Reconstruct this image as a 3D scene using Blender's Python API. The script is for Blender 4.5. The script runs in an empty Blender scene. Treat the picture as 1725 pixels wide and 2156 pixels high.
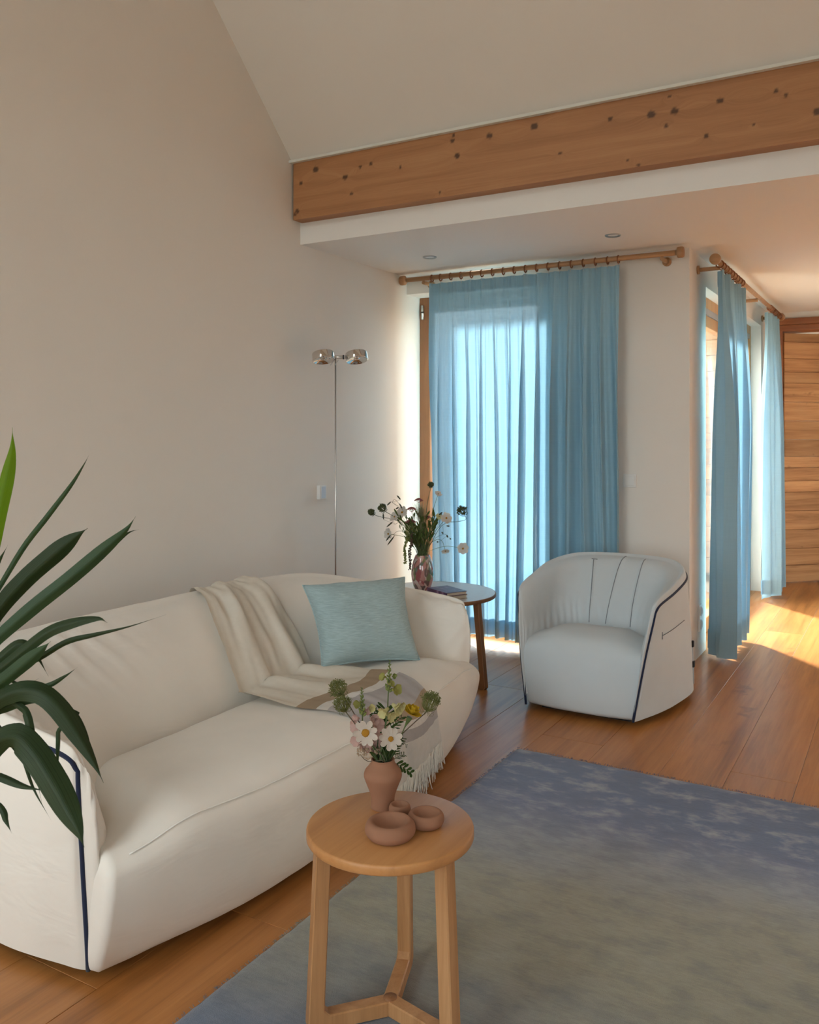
import bpy, bmesh, math, random
from mathutils import Vector, noise, Matrix
from mathutils.bvhtree import BVHTree

# ------------------------------------------------------------------ camera
H = 1.36                      # eye height, metres
F = 1820.0                    # focal length in photo pixels (1725 x 2156 frame)
CX, HY = 862.5, 910.0         # principal column, horizon row
YAW = math.radians(30.2)
FW = Vector((-math.sin(YAW), math.cos(YAW), 0))
RT = Vector((math.cos(YAW), math.sin(YAW), 0))
sc = bpy.context.scene
col = sc.collection
cam = bpy.data.cameras.new('camera')
cam.sensor_fit = 'HORIZONTAL'
cam.sensor_width = 36.0
cam.lens = 36.0 * F / 1725.0
cam.shift_y = (HY - 1078.0) / 1725.0
cam.clip_start = 0.05
cam.dof.use_dof = True
cam.dof.focus_distance = 2.3
cam.dof.aperture_fstop = 14.0
camo = bpy.data.objects.new('camera', cam)
camo.location = (0, 0, H)
camo.rotation_euler = (math.pi / 2, 0, YAW)
col.objects.link(camo)
sc.camera = camo

# ------------------------------------------------------------------ world, sun, window portals, exposure
w = bpy.data.worlds.new('sky')
sc.world = w
w.use_nodes = True
bg = w.node_tree.nodes['Background']
bg.inputs[0].default_value = (0.89, 0.955, 1.0, 1)
bg.inputs[1].default_value = 5.4
sun = bpy.data.lights.new('sun', 'SUN')
sun.energy = 28.0
sun.angle = math.radians(7.0)
sun.color = (1.0, 0.93, 0.80)
suno = bpy.data.objects.new('sun', sun)
SUN_DIR = Vector((0.68, -0.73, -0.34)).normalized()
suno.rotation_euler = SUN_DIR.to_track_quat('-Z', 'Y').to_euler()
suno.location = (-6, 12, 6)
col.objects.link(suno)


def portal(name, loc, rot, sx, sy):
    l = bpy.data.lights.new(name, 'AREA')
    l.shape = 'RECTANGLE'
    l.size, l.size_y = sx, sy
    l.cycles.is_portal = True
    o = bpy.data.objects.new(name, l)
    o.location = loc
    o.rotation_euler = rot
    col.objects.link(o)


portal('daylight_portal', (-2.53, 5.44, 1.17), (-math.pi / 2, 0, 0), 1.0, 2.3)
portal('daylight_portal', (-1.37, 6.75, 1.14), (0, -math.pi / 2, 0), 2.3, 2.3)
portal('daylight_portal', (-1.85, -2.14, 1.45), (math.pi / 2, 0, 0), 1.8, 2.7)
portal('daylight_portal', (2.62, 7.5, 1.2), (0, math.pi / 2, 0), 2.4, 1.3)
portal('daylight_portal', (-2.35, -1.05, 3.92), (math.pi / 4, 0, 0), 1.1, 1.8)
portal('daylight_portal', (1.0, -2.14, 1.45), (math.pi / 2, 0, 0), 1.4, 2.7)
portal('daylight_portal', (0.8, 11.75, 1.5), (-math.pi / 2, 0, 0), 1.8, 1.4)
vs = sc.view_settings
vs.view_transform = 'Standard'
vs.look = 'None'
vs.exposure = 0.45
vs.gamma = 1.0
vs.use_curve_mapping = False
sc.cycles.use_denoising = True
sc.cycles.max_bounces = 6
sc.cycles.diffuse_bounces = 4
sc.cycles.glossy_bounces = 3
sc.cycles.transmission_bounces = 4
sc.cycles.transparent_max_bounces = 8
sc.cycles.use_adaptive_sampling = True
sc.cycles.adaptive_threshold = 0.13
sc.cycles.adaptive_min_samples = 16
sc.cycles.sample_clamp_indirect = 8.0
sc.cycles.caustics_reflective = False
sc.cycles.caustics_refractive = False


def P(x, y, t):
    """photo pixel at forward distance t -> world point"""
    return Vector((0, 0, H)) + FW * t + RT * ((x - CX) / F * t) + Vector((0, 0, (HY - y) / F * t))


def P_y(x, y, yy):
    d = P(x, y, 1.0) - Vector((0, 0, H))
    return Vector((0, 0, H)) + d * (yy / d.y)


def P_x(x, y, xx):
    d = P(x, y, 1.0) - Vector((0, 0, H))
    return Vector((0, 0, H)) + d * (xx / d.x)


def P_z(x, y, zz):
    d = P(x, y, 1.0) - Vector((0, 0, H))
    return Vector((0, 0, H)) + d * ((zz - H) / d.z)


# ------------------------------------------------------------------ material helpers
class NT:
    def __init__(s, name):
        s.m = bpy.data.materials.new(name)
        s.m.use_nodes = True
        s.t = s.m.node_tree
        s.t.nodes.clear()
        s.out = s.t.nodes.new('ShaderNodeOutputMaterial')

    def n(s, typ, ins=None, **props):
        nd = s.t.nodes.new('ShaderNode' + typ)
        for k, v in props.items():
            setattr(nd, k, v)
        for k, v in (ins or {}).items():
            sk = nd.inputs[k]
            if isinstance(v, bpy.types.NodeSocket):
                s.t.links.new(v, sk)
            else:
                sk.default_value = v
        return nd

    def obj(s):
        return s.n('TexCoord').outputs['Object']

    def mapping(s, vec, scale=(1, 1, 1), loc=(0, 0, 0), rot=(0, 0, 0)):
        return s.n('Mapping', {'Vector': vec, 'Scale': scale, 'Location': loc, 'Rotation': rot}).outputs[0]

    def noise(s, vec, scale=5.0, detail=4.0, rough=0.55, dist=0.0):
        nd = s.n('TexNoise', {'Vector': vec, 'Scale': scale, 'Detail': detail, 'Roughness': rough, 'Distortion': dist})
        return nd.outputs['Fac']

    def ramp(s, fac, stops, interp='LINEAR'):
        nd = s.n('ValToRGB', {'Fac': fac})
        cr = nd.color_ramp
        cr.interpolation = interp
        while len(cr.elements) < len(stops):
            cr.elements.new(0.5)
        for e, (p, c) in zip(cr.elements, stops):
            e.position = p
            e.color = (c[0], c[1], c[2], 1)
        return nd.outputs[0]

    def mix(s, fac, a, b, mode='MIX'):
        nd = s.n('Mix', None, data_type='RGBA', blend_type=mode)
        for k, v in ((0, fac), (6, a), (7, b)):
            sk = nd.inputs[k]
            if isinstance(v, bpy.types.NodeSocket):
                s.t.links.new(v, sk)
            else:
                sk.default_value = v if k == 0 else (v[0], v[1], v[2], 1)
        return nd.outputs[2]

    def math(s, op, a, b=0.0, clamp=False):
        nd = s.n('Math', None, operation=op, use_clamp=clamp)
        for i, v in enumerate((a, b)):
            if isinstance(v, bpy.types.NodeSocket):
                s.t.links.new(v, nd.inputs[i])
            else:
                nd.inputs[i].default_value = v
        return nd.outputs[0]

    def bump(s, h, strength=0.3, dist=0.002, normal=None):
        ins = {'Height': h, 'Strength': strength, 'Distance': dist}
        if normal is not None:
            ins['Normal'] = normal
        return s.n('Bump', ins).outputs[0]

    def bsdf(s, color, rough=0.6, metal=0.0, normal=None, spec=0.5, sheen=0.0, **kw):
        ins = {'Roughness': rough, 'Metallic': metal, 'Specular IOR Level': spec}
        if isinstance(color, bpy.types.NodeSocket):
            ins['Base Color'] = color
        else:
            ins['Base Color'] = (color[0], color[1], color[2], 1)
        if normal is not None:
            ins['Normal'] = normal
        if sheen:
            ins['Sheen Weight'] = sheen
            ins['Sheen Roughness'] = 0.5
        ins.update(kw)
        return s.n('BsdfPrincipled', ins).outputs[0]

    def done(s, shader):
        s.t.links.new(shader, s.out.inputs[0])
        return s.m


def m_plain(name, c, rough=0.6, metal=0.0, spec=0.5):
    t = NT(name)
    v = t.noise(t.obj(), 30, 1)
    c2 = [x * 0.93 for x in c]
    return t.done(t.bsdf(t.mix(v, c2, c), rough, metal, None, spec))


def m_plaster(name, c):
    t = NT(name)
    o = t.obj()
    a = t.noise(o, 0.8, 3)
    b = t.noise(o, 60, 2, 0.6)
    colr = t.mix(a, [x * 0.97 for x in c], c)
    return t.done(t.bsdf(colr, 0.9, 0, t.bump(b, 0.12, 0.003), 0.2))


def m_wood(name, dark, mid, light, axis, grain=1.0, rough=0.5, spec=0.4, knots=0.0, rnd=0.25, bump=0.25):
    """streaky timber; axis = index of the long axis in object space"""
    t = NT(name)
    o = t.obj()
    info = t.n('ObjectInfo').outputs['Random']
    off = t.n('CombineXYZ', {'X': t.math('MULTIPLY', info, 37.0), 'Y': t.math('MULTIPLY', info, 91.0), 'Z': t.math('MULTIPLY', info, 53.0)}).outputs[0]
    v = t.n('VectorMath', {0: o, 1: off}, operation='ADD').outputs[0]
    s1 = [14.0 * grain] * 3
    s1[axis] = 0.9 * grain
    s2 = [90.0 * grain] * 3
    s2[axis] = 3.5 * grain
    n1 = t.noise(t.mapping(v, s1), 1.0, 5, 0.6, 0.9)
    n2 = t.noise(t.mapping(v, s2), 1.0, 4, 0.7, 0.2)
    f = t.math('ADD', t.math('MULTIPLY', n1, 0.72), t.math('MULTIPLY', n2, 0.28))
    c = t.ramp(f, [(0.30, dark), (0.5, mid), (0.72, light)])
    if knots:
        sk = [5.0] * 3
        sk[axis] = 1.6
        vd = t.n('VectorMath', {0: t.mapping(v, sk), 1: t.n('TexNoise', {'Vector': v, 'Scale': 9.0, 'Detail': 3.0}).outputs['Color']}, operation='ADD').outputs[0]
        vo = t.n('TexVoronoi', {'Vector': vd, 'Scale': 0.55 * knots, 'Randomness': 1.0}).outputs['Distance']
        k = t.ramp(vo, [(0.03, (1, 1, 1)), (0.17, (0, 0, 0))])
        kk = t.math('MULTIPLY', k, t.noise(v, 30, 4, 0.7))
        c = t.mix(kk, c, [x * 0.28 for x in dark])
    if rnd:
        vv = t.math('ADD', 1.0 - rnd / 2, t.math('MULTIPLY', info, rnd))
        c = t.n('HueSaturation', {'Value': vv, 'Color': c}).outputs[0]
    return t.done(t.bsdf(c, rough, 0, t.bump(n2, bump, 0.0015), spec))


def m_fabric(name, c, weave=900, var=0.06, rough=0.9, bumpn=0.35, slub=0.0, sheen=0.15, wr=0.0, wrs=(6, 6, 6)):
    t = NT(name)
    o = t.obj()
    a = t.noise(t.mapping(o, (2, 2, 2)), 1.5, 4)
    wv = t.noise(o, weave, 2, 0.5)
    f = a
    if slub:
        sl = t.noise(t.mapping(o, (30, 30, 420)), 1.0, 3, 0.6)
        f = t.math('ADD', t.math('MULTIPLY', a, 1 - slub), t.math('MULTIPLY', sl, slub))
    cc = t.ramp(f, [(0.25, [x * (1 - var * 2.2) for x in c]), (0.75, [min(1, x * (1 + var)) for x in c])])
    nrm = t.bump(wv, bumpn, 0.0006)
    if wr:
        wn = t.noise(t.mapping(o, wrs), 1.0, 3, 0.5, 0.6)
        nrm = t.bump(wn, wr, 0.03, nrm)
    return t.done(t.bsdf(cc, rough, 0, nrm, 0.15, sheen))


# ------------------------------------------------------------------ mesh helpers
class MB:
    def __init__(s):
        s.v, s.f, s.sm = [], [], []

    def add(s, vs_, fs, smooth=True):
        b = len(s.v)
        s.v += [tuple(x) for x in vs_]
        s.f += [tuple(i + b for i in q) for q in fs]
        s.sm += [smooth] * len(fs)
        return s

    def box(s, lo, hi, bev=0.0):
        x0, y0, z0 = lo
        x1, y1, z1 = hi
        if bev <= 0:
            vs_ = [(x0, y0, z0), (x1, y0, z0), (x1, y1, z0), (x0, y1, z0), (x0, y0, z1), (x1, y0, z1), (x1, y1, z1), (x0, y1, z1)]
            fs = [(0, 3, 2, 1), (4, 5, 6, 7), (0, 1, 5, 4), (1, 2, 6, 5), (2, 3, 7, 6), (3, 0, 4, 7)]
            return s.add(vs_, fs, False)
        bm = bmesh.new()
        bmesh.ops.create_cube(bm, size=1)
        for q in bm.verts:
            q.co = Vector(((x0 + x1) / 2 + q.co.x * (x1 - x0), (y0 + y1) / 2 + q.co.y * (y1 - y0), (z0 + z1) / 2 + q.co.z * (z1 - z0)))
        bmesh.ops.bevel(bm, geom=bm.edges[:], offset=bev, segments=2, affect='EDGES', profile=0.5)
        return s.bm(bm, False)

    def bm(s, bm, smooth=True, mat=None):
        bm.verts.index_update()
        vs_ = [(mat @ q.co if mat else q.co) for q in bm.verts]
        fs = [[q.index for q in f.verts] for f in bm.faces]
        bm.free()
        return s.add(vs_, fs, smooth)

    def prism(s, pts, axis, a, b):
        """polygon pts (2D, in the two other axes in order) extruded along axis from a to b"""
        n = len(pts)

        def mk(p, c):
            q = [p[0], p[1]]
            q.insert(axis, c)
            return q
        vs_ = [mk(p, a) for p in pts] + [mk(p, b) for p in pts]
        fs = [tuple(range(n))[::-1], tuple(range(n, 2 * n))]
        fs += [(i, (i + 1) % n, n + (i + 1) % n, n + i) for i in range(n)]
        return s.add(vs_, fs, False)

    def grid(s, rows, closed=False, smooth=True):
        nr, nc = len(rows), len(rows[0])
        vs_ = [p for r in rows for p in r]
        fs = []
        for i in range(nr - 1):
            for j in range(nc if closed else nc - 1):
                k = (j + 1) % nc
                fs.append((i * nc + j, i * nc + k, (i + 1) * nc + k, (i + 1) * nc + j))
        return s.add(vs_, fs, smooth)

    def tube(s, pts, rad, n=8, cap=True, flat=1.0):
        pts = [Vector(p) for p in pts]
        m = len(pts)
        rr = rad if isinstance(rad, (list, tuple)) else [rad] * m
        t0 = (pts[1] - pts[0]).normalized()
        up = Vector((0, 0, 1)) if abs(t0.z) < 0.9 else Vector((1, 0, 0))
        u = t0.cross(up).normalized()
        rows = []
        for i, p in enumerate(pts):
            t = (pts[min(i + 1, m - 1)] - pts[max(i - 1, 0)]).normalized()
            u = (u - t * u.dot(t)).normalized()
            v = t.cross(u)
            rows.append([p + (u * math.cos(2 * math.pi * k / n) + v * flat * math.sin(2 * math.pi * k / n)) * rr[i] for k in range(n)])
        b = len(s.v)
        s.grid(rows, True)
        if cap:
            s.f += [tuple(b + k for k in range(n))[::-1], tuple(b + (m - 1) * n + k for k in range(n))]
            s.sm += [False, False]
        return s

    def lathe(s, prof, n=32, c=(0, 0, 0), axis=None):
        """prof: (r, z) list"""
        q = Vector((0, 0, 1)).rotation_difference(Vector(axis)) if axis is not None else None
        rows = []
        for r, z in prof:
            row = []
            for k in range(n):
                p = Vector((r * math.cos(2 * math.pi * k / n), r * math.sin(2 * math.pi * k / n), z))
                if q is not None:
                    p = q @ p
                row.append(p + Vector(c))
            rows.append(row)
        return s.grid(rows, True)

    def ball(s, c, r, seg=8, rings=6, sq=(1, 1, 1)):
        prof = [(max(1e-5, math.sin(math.pi * i / rings)), -math.cos(math.pi * i / rings)) for i in range(rings + 1)]
        rows = [[(c[0] + r * sq[0] * a * math.cos(2 * math.pi * k / seg), c[1] + r * sq[1] * a * math.sin(2 * math.pi * k / seg), c[2] + r * sq[2] * z) for k in range(seg)] for a, z in prof]
        return s.grid(rows, True)

    def build(s, name, mat, parent=None, solid=0.0, merge=True):
        me = bpy.data.meshes.new(name)
        me.from_pydata(s.v, [], s.f)
        me.polygons.foreach_set('use_smooth', s.sm)
        bm = bmesh.new()
        bm.from_mesh(me)
        if merge:
            bmesh.ops.remove_doubles(bm, verts=bm.verts[:], dist=1e-5)
        bmesh.ops.recalc_face_normals(bm, faces=bm.faces[:])
        bm.to_mesh(me)
        bm.free()
        me.update()
        o = bpy.data.objects.new(name, me)
        if mat is not None:
            me.materials.append(mat)
        col.objects.link(o)
        if parent is not None:
            o.parent = parent
            o.matrix_parent_inverse = parent.matrix_world.inverted()
        if solid:
            md = o.modifiers.new('thickness', 'SOLIDIFY')
            md.thickness = solid
            md.offset = 0
        return o


def tag(o, label=None, cat=None, group=None, kind=None):
    for k, v in (('label', label), ('category', cat), ('group', group), ('kind', kind)):
        if v:
            o[k] = v
    return o


def empty(name, loc, label=None, cat=None, group=None, kind=None):
    o = bpy.data.objects.new(name, None)
    o.empty_display_size = 0.05
    o.location = loc
    o.matrix_world = Matrix.Translation(Vector(loc))
    col.objects.link(o)
    return tag(o, label, cat, group, kind)


def cr(pts, n):
    """Catmull-Rom through pts, n samples, uniform in parameter"""
    pts = [Vector(p) for p in pts]
    m = len(pts)
    out = []
    for i in range(n):
        t = i / (n - 1) * (m - 1)
        k = min(int(t), m - 2)
        f = t - k
        p1, p2 = pts[k], pts[k + 1]
        p0 = pts[k - 1] if k > 0 else p1 * 2 - p2
        p3 = pts[k + 2] if k + 2 < m else p2 * 2 - p1
        out.append(0.5 * ((2 * p1) + (p2 - p0) * f + (2 * p0 - 5 * p1 + 4 * p2 - p3) * f * f + (3 * p1 - p0 - 3 * p2 + p3) * f ** 3))
    return out


def smooth(a, b, x):
    t = max(0.0, min(1.0, (x - a) / (b - a)))
    return t * t * (3 - 2 * t)


def lerp(a, b, t):
    return a + (b - a) * t


# ------------------------------------------------------------------ materials
WALL = m_plaster('warm_white_plaster', (0.82, 0.785, 0.73))
CEIL = m_plaster('ceiling_plaster', (0.80, 0.765, 0.71))
M_FLOOR = m_wood('oiled_oak_floor', (0.25, 0.092, 0.022), (0.45, 0.180, 0.048), (0.59, 0.265, 0.085), 1, 0.8, 0.34, 0.6, 1.3, 0.22, 0.10)
M_OAK = m_wood('table_oak', (0.33, 0.155, 0.06), (0.46, 0.235, 0.10), (0.56, 0.31, 0.145), 2, 1.3, 0.42, 0.4, 0, 0.08, 0.15)
M_OAKTOP = m_wood('table_oak_top', (0.38, 0.165, 0.055), (0.50, 0.235, 0.083), (0.57, 0.285, 0.11), 1, 0.9, 0.4, 0.45, 0, 0.05, 0.12)
M_ROD = m_wood('curtain_rod_oak', (0.30, 0.16, 0.075), (0.42, 0.245, 0.125), (0.52, 0.32, 0.17), 0, 1.4, 0.5, 0.4, 0, 0.05, 0.1)
M_FRAME = m_wood('window_frame_wood', (0.19, 0.07, 0.028), (0.27, 0.105, 0.042), (0.35, 0.15, 0.062), 2, 1.0, 0.4, 0.4, 0, 0.05, 0.15)
M_SLIDE = m_wood('sliding_door_wood', (0.40, 0.2, 0.075), (0.53, 0.28, 0.11), (0.62, 0.36, 0.16), 2, 1.0, 0.4, 0.4, 0, 0.05, 0.15)
M_OLD = m_wood('old_barn_wood', (0.23, 0.105, 0.043), (0.46, 0.24, 0.105), (0.60, 0.35, 0.165), 0, 1.1, 0.65, 0.25, 2.2, 0.45, 0.5)
M_LINTEL = m_wood('door_frame_wood', (0.22, 0.075, 0.028), (0.31, 0.112, 0.042), (0.37, 0.15, 0.06), 0, 1.0, 0.45, 0.4, 0, 0.05, 0.15)
M_SOFA = m_fabric('cream_linen', (0.80, 0.755, 0.685), 800, 0.03, 0.92, 0.3, 0, 0.1, 0.22, (5, 3, 9))
M_CHAIR = m_fabric('pale_blue_grey_linen', (0.61, 0.675, 0.71), 800, 0.03, 0.92, 0.3, 0, 0.1, 0.15, (5, 5, 6))
M_PIPE = m_fabric('navy_piping', (0.018, 0.026, 0.06), 1500, 0.1)
M_SEAM = m_fabric('cream_seam', (0.90, 0.87, 0.80), 1500, 0.03)  # extra bright, to paint in the raised highlight of the seat seam
M_STITCH = m_plain('grey_stitch', (0.20, 0.22, 0.25), 0.9)
M_PILLOW = m_fabric('teal_slub_linen', (0.37, 0.49, 0.505), 700, 0.16, 0.9, 0.35, 0.75, 0.15)
M_STEEL = m_plain('brushed_steel', (0.62, 0.60, 0.57), 0.28, 1.0)
M_CHROME = m_plain('polished_chrome', (0.72, 0.70, 0.67), 0.06, 1.0)
M_DARK = m_plain('dark_metal', (0.05, 0.05, 0.05), 0.4, 0.6)
M_WHITE = m_plain('white_plastic', (0.80, 0.80, 0.78), 0.4)
M_BLUEW = m_plain('pale_blue_plastic', (0.62, 0.70, 0.80), 0.3)
M_TERRA = m_plain('terracotta_clay', (0.33, 0.165, 0.10), 0.85, 0, 0.2)
M_STEM = m_plain('green_stem', (0.085, 0.13, 0.035), 0.6)
M_STEMD = m_plain('dark_green_stem', (0.045, 0.065, 0.025), 0.6)
M_STEMP = m_plain('purplish_stem', (0.11, 0.08, 0.05), 0.6)
M_SEED = m_plain('green_seed_head', (0.155, 0.17, 0.045), 0.8)
M_SEEDD = m_plain('dark_seed_head', (0.07, 0.085, 0.028), 0.8)
M_POT = m_plain('dark_grey_pot', (0.10, 0.10, 0.10), 0.6)
M_SOIL = m_plain('potting_soil', (0.03, 0.02, 0.012), 0.95)
M_TRUNK = m_plain('grey_brown_trunk', (0.16, 0.12, 0.08), 0.9)
M_ALU = m_plain('grey_aluminium', (0.45, 0.47, 0.48), 0.4, 0.8)
M_STONE = m_plain('terrace_stone', (0.50, 0.47, 0.42), 0.9)
M_GRASS = m_plain('pale_gravel', (0.30, 0.27, 0.23), 0.95)
M_BLACK = m_plain('black_webbing', (0.012, 0.012, 0.014), 0.8)
M_LAM = m_plain('pale_laminate_top', (0.66, 0.64, 0.63), 0.35)
M_EDGE = m_wood('table_edge_wood', (0.20, 0.085, 0.034), (0.28, 0.125, 0.052), (0.34, 0.165, 0.075), 2, 1.2, 0.45, 0.4, 0, 0.05, 0.12)


def m_petal(name, c, tr=0.35):
    t = NT(name)
    v = t.noise(t.obj(), 120, 3)
    cc = t.mix(v, [x * 0.85 for x in c], c)
    d = t.n('BsdfDiffuse', {'Color': cc}).outputs[0]
    r = t.n('BsdfTranslucent', {'Color': cc}).outputs[0]
    return t.done(t.n('MixShader', {0: tr, 1: d, 2: r}).outputs[0])


M_PWHITE = m_petal('white_petal', (0.74, 0.67, 0.585))
M_PCREAM = m_petal('cream_yellow_petal', (0.72, 0.68, 0.36))
M_PLIME = m_petal('lime_petal', (0.42, 0.42, 0.14))
M_PPINK = m_petal('pale_pink_petal', (0.74, 0.53, 0.47))
M_PROSE = m_petal('rose_petal', (0.42, 0.15, 0.15))
M_PYEL = m_petal('marigold_petal', (0.72, 0.49, 0.04))
M_DISC = m_plain('daisy_disc', (0.42, 0.20, 0.015), 0.9)
M_LEAFS = m_petal('fern_leaf_green', (0.05, 0.085, 0.025), 0.25)
M_BUD = m_plain('green_bud', (0.17, 0.21, 0.05), 0.6)
M_AMAR = m_plain('amaranth_green', (0.17, 0.19, 0.05), 0.9)
M_AMARD = m_plain('amaranth_brown', (0.09, 0.055, 0.035), 0.9)


def m_curtain(name, refl, trans, thr):
    t = NT(name)
    o = t.obj()
    a = t.noise(t.mapping(o, (260, 260, 6)), 1.0, 3, 0.6)
    b = t.noise(t.mapping(o, (6, 6, 260)), 1.0, 3, 0.6)
    f = t.math('MULTIPLY', t.math('ADD', a, b), 0.5)
    c1 = t.mix(f, [x * 0.86 for x in refl], [min(1, x * 1.1) for x in refl])
    c2 = t.mix(f, [x * 0.72 for x in trans], [min(1, x * 1.22) for x in trans])
    nrm = t.bump(f, 0.2, 0.001)
    d = t.n('BsdfDiffuse', {'Color': c1, 'Normal': nrm}).outputs[0]
    r = t.n('BsdfTranslucent', {'Color': c2}).outputs[0]
    s = t.n('MixShader', {0: 0.36, 1: d, 2: r}).outputs[0]
    tr = t.n('BsdfTransparent', {'Color': (0.8, 0.92, 1, 1)}).outputs[0]
    return t.done(t.n('MixShader', {0: thr, 1: s, 2: tr}).outputs[0])


M_CURT = m_curtain('blue_linen_voile', (0.48, 0.77, 0.97), (0.098, 0.185, 0.265), 0.025)


def m_glass():
    t = NT('window_glass')
    tr = t.n('BsdfTransparent', {'Color': (0.95, 0.97, 0.96, 1)}).outputs[0]
    gl = t.n('BsdfGlossy', {'Roughness': 0.0, 'Color': (1, 1, 1, 1)}).outputs[0]
    fc = t.n('LayerWeight', {'Blend': 0.5}).outputs['Facing']
    fr = t.math('ADD', 0.045, t.math('MULTIPLY', t.math('POWER', fc, 5.0), 0.955))
    return t.done(t.n('MixShader', {0: fr, 1: tr, 2: gl}).outputs[0])


M_GLASS = m_glass()

# ------------------------------------------------------------------ room shell
XL, YB, XH, YF, ZC = -3.02, 5.15, -1.118, 8.38, 2.43      # left wall, window wall, hall wall, far wall, low ceiling
YR, XR = -1.87, 2.4                                       # wall behind the camera, right wall
RIDGE = 1.0
RZ = 2.87 + (3.87 - RIDGE)


def struct(name, mb, mat, parent=None):
    o = mb.build(name, mat, parent)
    if parent is None:
        o['kind'] = 'structure'
    return o


# floor slab + separate oak boards
slab = struct('floor', MB().box((-3.3, -2.15, -0.2), (4.4, 11.6, -0.022)), m_plain('screed', (0.10, 0.06, 0.03), 0.9))
tag(slab, 'wide oak plank floor running through living room and hall', 'floor')
rng = random.Random(5)
xs = [-3.02, -2.78, -2.53, -2.26, -1.99, -1.722, -1.44, -1.16, -0.873, -0.63, -0.385, -0.12, 0.14, 0.42, 0.68, 0.95, 1.22, 1.5, 1.78, 2.08, 2.4]
for i in range(len(xs) - 1):
    x0, x1 = xs[i], xs[i + 1]
    y = -1.87 - rng.uniform(0, 2)
    while y < 11.5:
        L = rng.uniform(2.6, 4.2)
        a, b = max(y, -1.87), min(y + L, 11.5)
        y += L
        if b - a < 0.2:
            continue
        if x1 < XH - 0.1 and a > 5.33:
            continue
        if x1 <= XH + 0.3 and b > 5.33:
            if x1 < XH - 0.05:
                b = min(b, 5.33)
                if b - a < 0.1:
                    continue
        g, c = 0.0006, 0.0009
        xa, xb, ya, yb = x0 + g, x1 - g, a + g, b - g
        m = Vector(((xa + xb) / 2, (ya + yb) / 2, 0))
        vs_ = [(xa, ya, -0.02), (xb, ya, -0.02), (xb, yb, -0.02), (xa, yb, -0.02),
               (xa, ya, -c), (xb, ya, -c), (xb, yb, -c), (xa, yb, -c),
               (xa + c, ya + c, 0), (xb - c, ya + c, 0), (xb - c, yb - c, 0), (xa + c, yb - c, 0)]
        vs_ = [Vector(q) - m for q in vs_]
        fs = [(8, 9, 10, 11)] + [(k, (k + 1) % 4, 4 + (k + 1) % 4, 4 + k) for k in range(4)] + [(4 + k, 4 + (k + 1) % 4, 8 + (k + 1) % 4, 8 + k) for k in range(4)]
        o = MB().add(vs_, fs, False).build('plank', M_FLOOR, None, merge=False)
        o.location = m
        o.parent = slab

# left gable wall
gable = [(-2.1, -0.2), (5.36, -0.2), (5.36, 2.62), (4.3, 2.62), (4.3, 2.9), (3.9, 3.0), (RIDGE, RZ + 0.1), (-2.1, 2.75)]
tag(struct('wall_left', MB().prism(gable, 0, XL - 0.25, XL), WALL), 'tall plain warm white gable wall behind the sofa', 'wall')
# sloped ceilings
sl = [(3.87, 2.885), (RIDGE, RZ), (RIDGE, RZ + 0.2), (4.05, 2.885 + 0.04)]
tag(struct('ceiling', MB().prism(sl, 0, XL, XR), CEIL), 'steep sloped white ceiling rising above the timber beam', 'ceiling')
sl2 = [(RIDGE, RZ), (YR - 0.1, RZ - (RIDGE - YR) - 0.1), (YR - 0.1, RZ - (RIDGE - YR) + 0.2), (RIDGE, RZ + 0.2)]
SX0, SX1, SY0, SY1 = -2.85, -1.85, -1.55, -0.35
sp_ = MB()


def slope(y, up=0.0):
    return (y, RZ - (RIDGE - y) + up)


for xa, xb, ya, yb in ((XL, SX0, YR - 0.1, RIDGE), (SX1, XR, YR - 0.1, RIDGE), (SX0, SX1, YR - 0.1, SY0), (SX0, SX1, SY1, RIDGE)):
    sp_.prism([slope(yb), slope(ya), slope(ya, 0.2), slope(yb, 0.2)], 0, xa, xb)
w6 = empty('window_6', ((SX0 + SX1) / 2, (SY0 + SY1) / 2, slope(-0.65)[1]), 'unseen roof window added to light the sofa seat', 'window', None, 'structure')  # roof window added to brighten the sofa seat
for nm, xa, xb, ya, yb in (('frame_side', SX0, SX0 + 0.06, SY0, SY1), ('frame_side', SX1 - 0.06, SX1, SY0, SY1), ('frame_rail', SX0 + 0.06, SX1 - 0.06, SY0, SY0 + 0.05), ('frame_rail', SX0 + 0.06, SX1 - 0.06, SY1 - 0.05, SY1)):
    MB().prism([slope(yb, 0.08), slope(ya, 0.08), slope(ya, 0.16), slope(yb, 0.16)], 0, xa, xb).build(nm, M_SLIDE, w6)
MB().prism([slope(SY1 - 0.05, 0.115), slope(SY0 + 0.05, 0.115), slope(SY0 + 0.05, 0.125), slope(SY1 - 0.05, 0.125)], 0, SX0 + 0.06, SX1 - 0.06).build('glass_pane', M_GLASS, w6)
tag(struct('ceiling_rear_slope', sp_, CEIL), 'second roof slope facing the beam side slope', 'ceiling')
# low ceiling with plaster upstand behind the beam
lc = MB().box((XL, 3.95, ZC), (XH, 5.45, 2.6)).box((XH, 3.95, ZC), (XR, 11.6, 2.6)).box((XH - 0.26, 5.45, ZC), (XH, 11.6, 2.6)).box((XL, 3.95, 2.6), (XR, 4.2, 2.9))
tag(struct('ceiling_low', lc, m_plaster('lightened_ceiling_plaster', (0.87, 0.85, 0.81))), 'flat low white ceiling over the window side and hall', 'ceiling')  # paler than the other plaster, to paint in light from the curtain
tag(struct('trim_1', MB().box((XL, 3.845, 2.868), (XR, 3.95, 2.882)), m_plaster('shadow_gap_plaster', (0.76, 0.76, 0.70))), 'pale plaster ledge strip along the top of the beam', 'trim')
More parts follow.
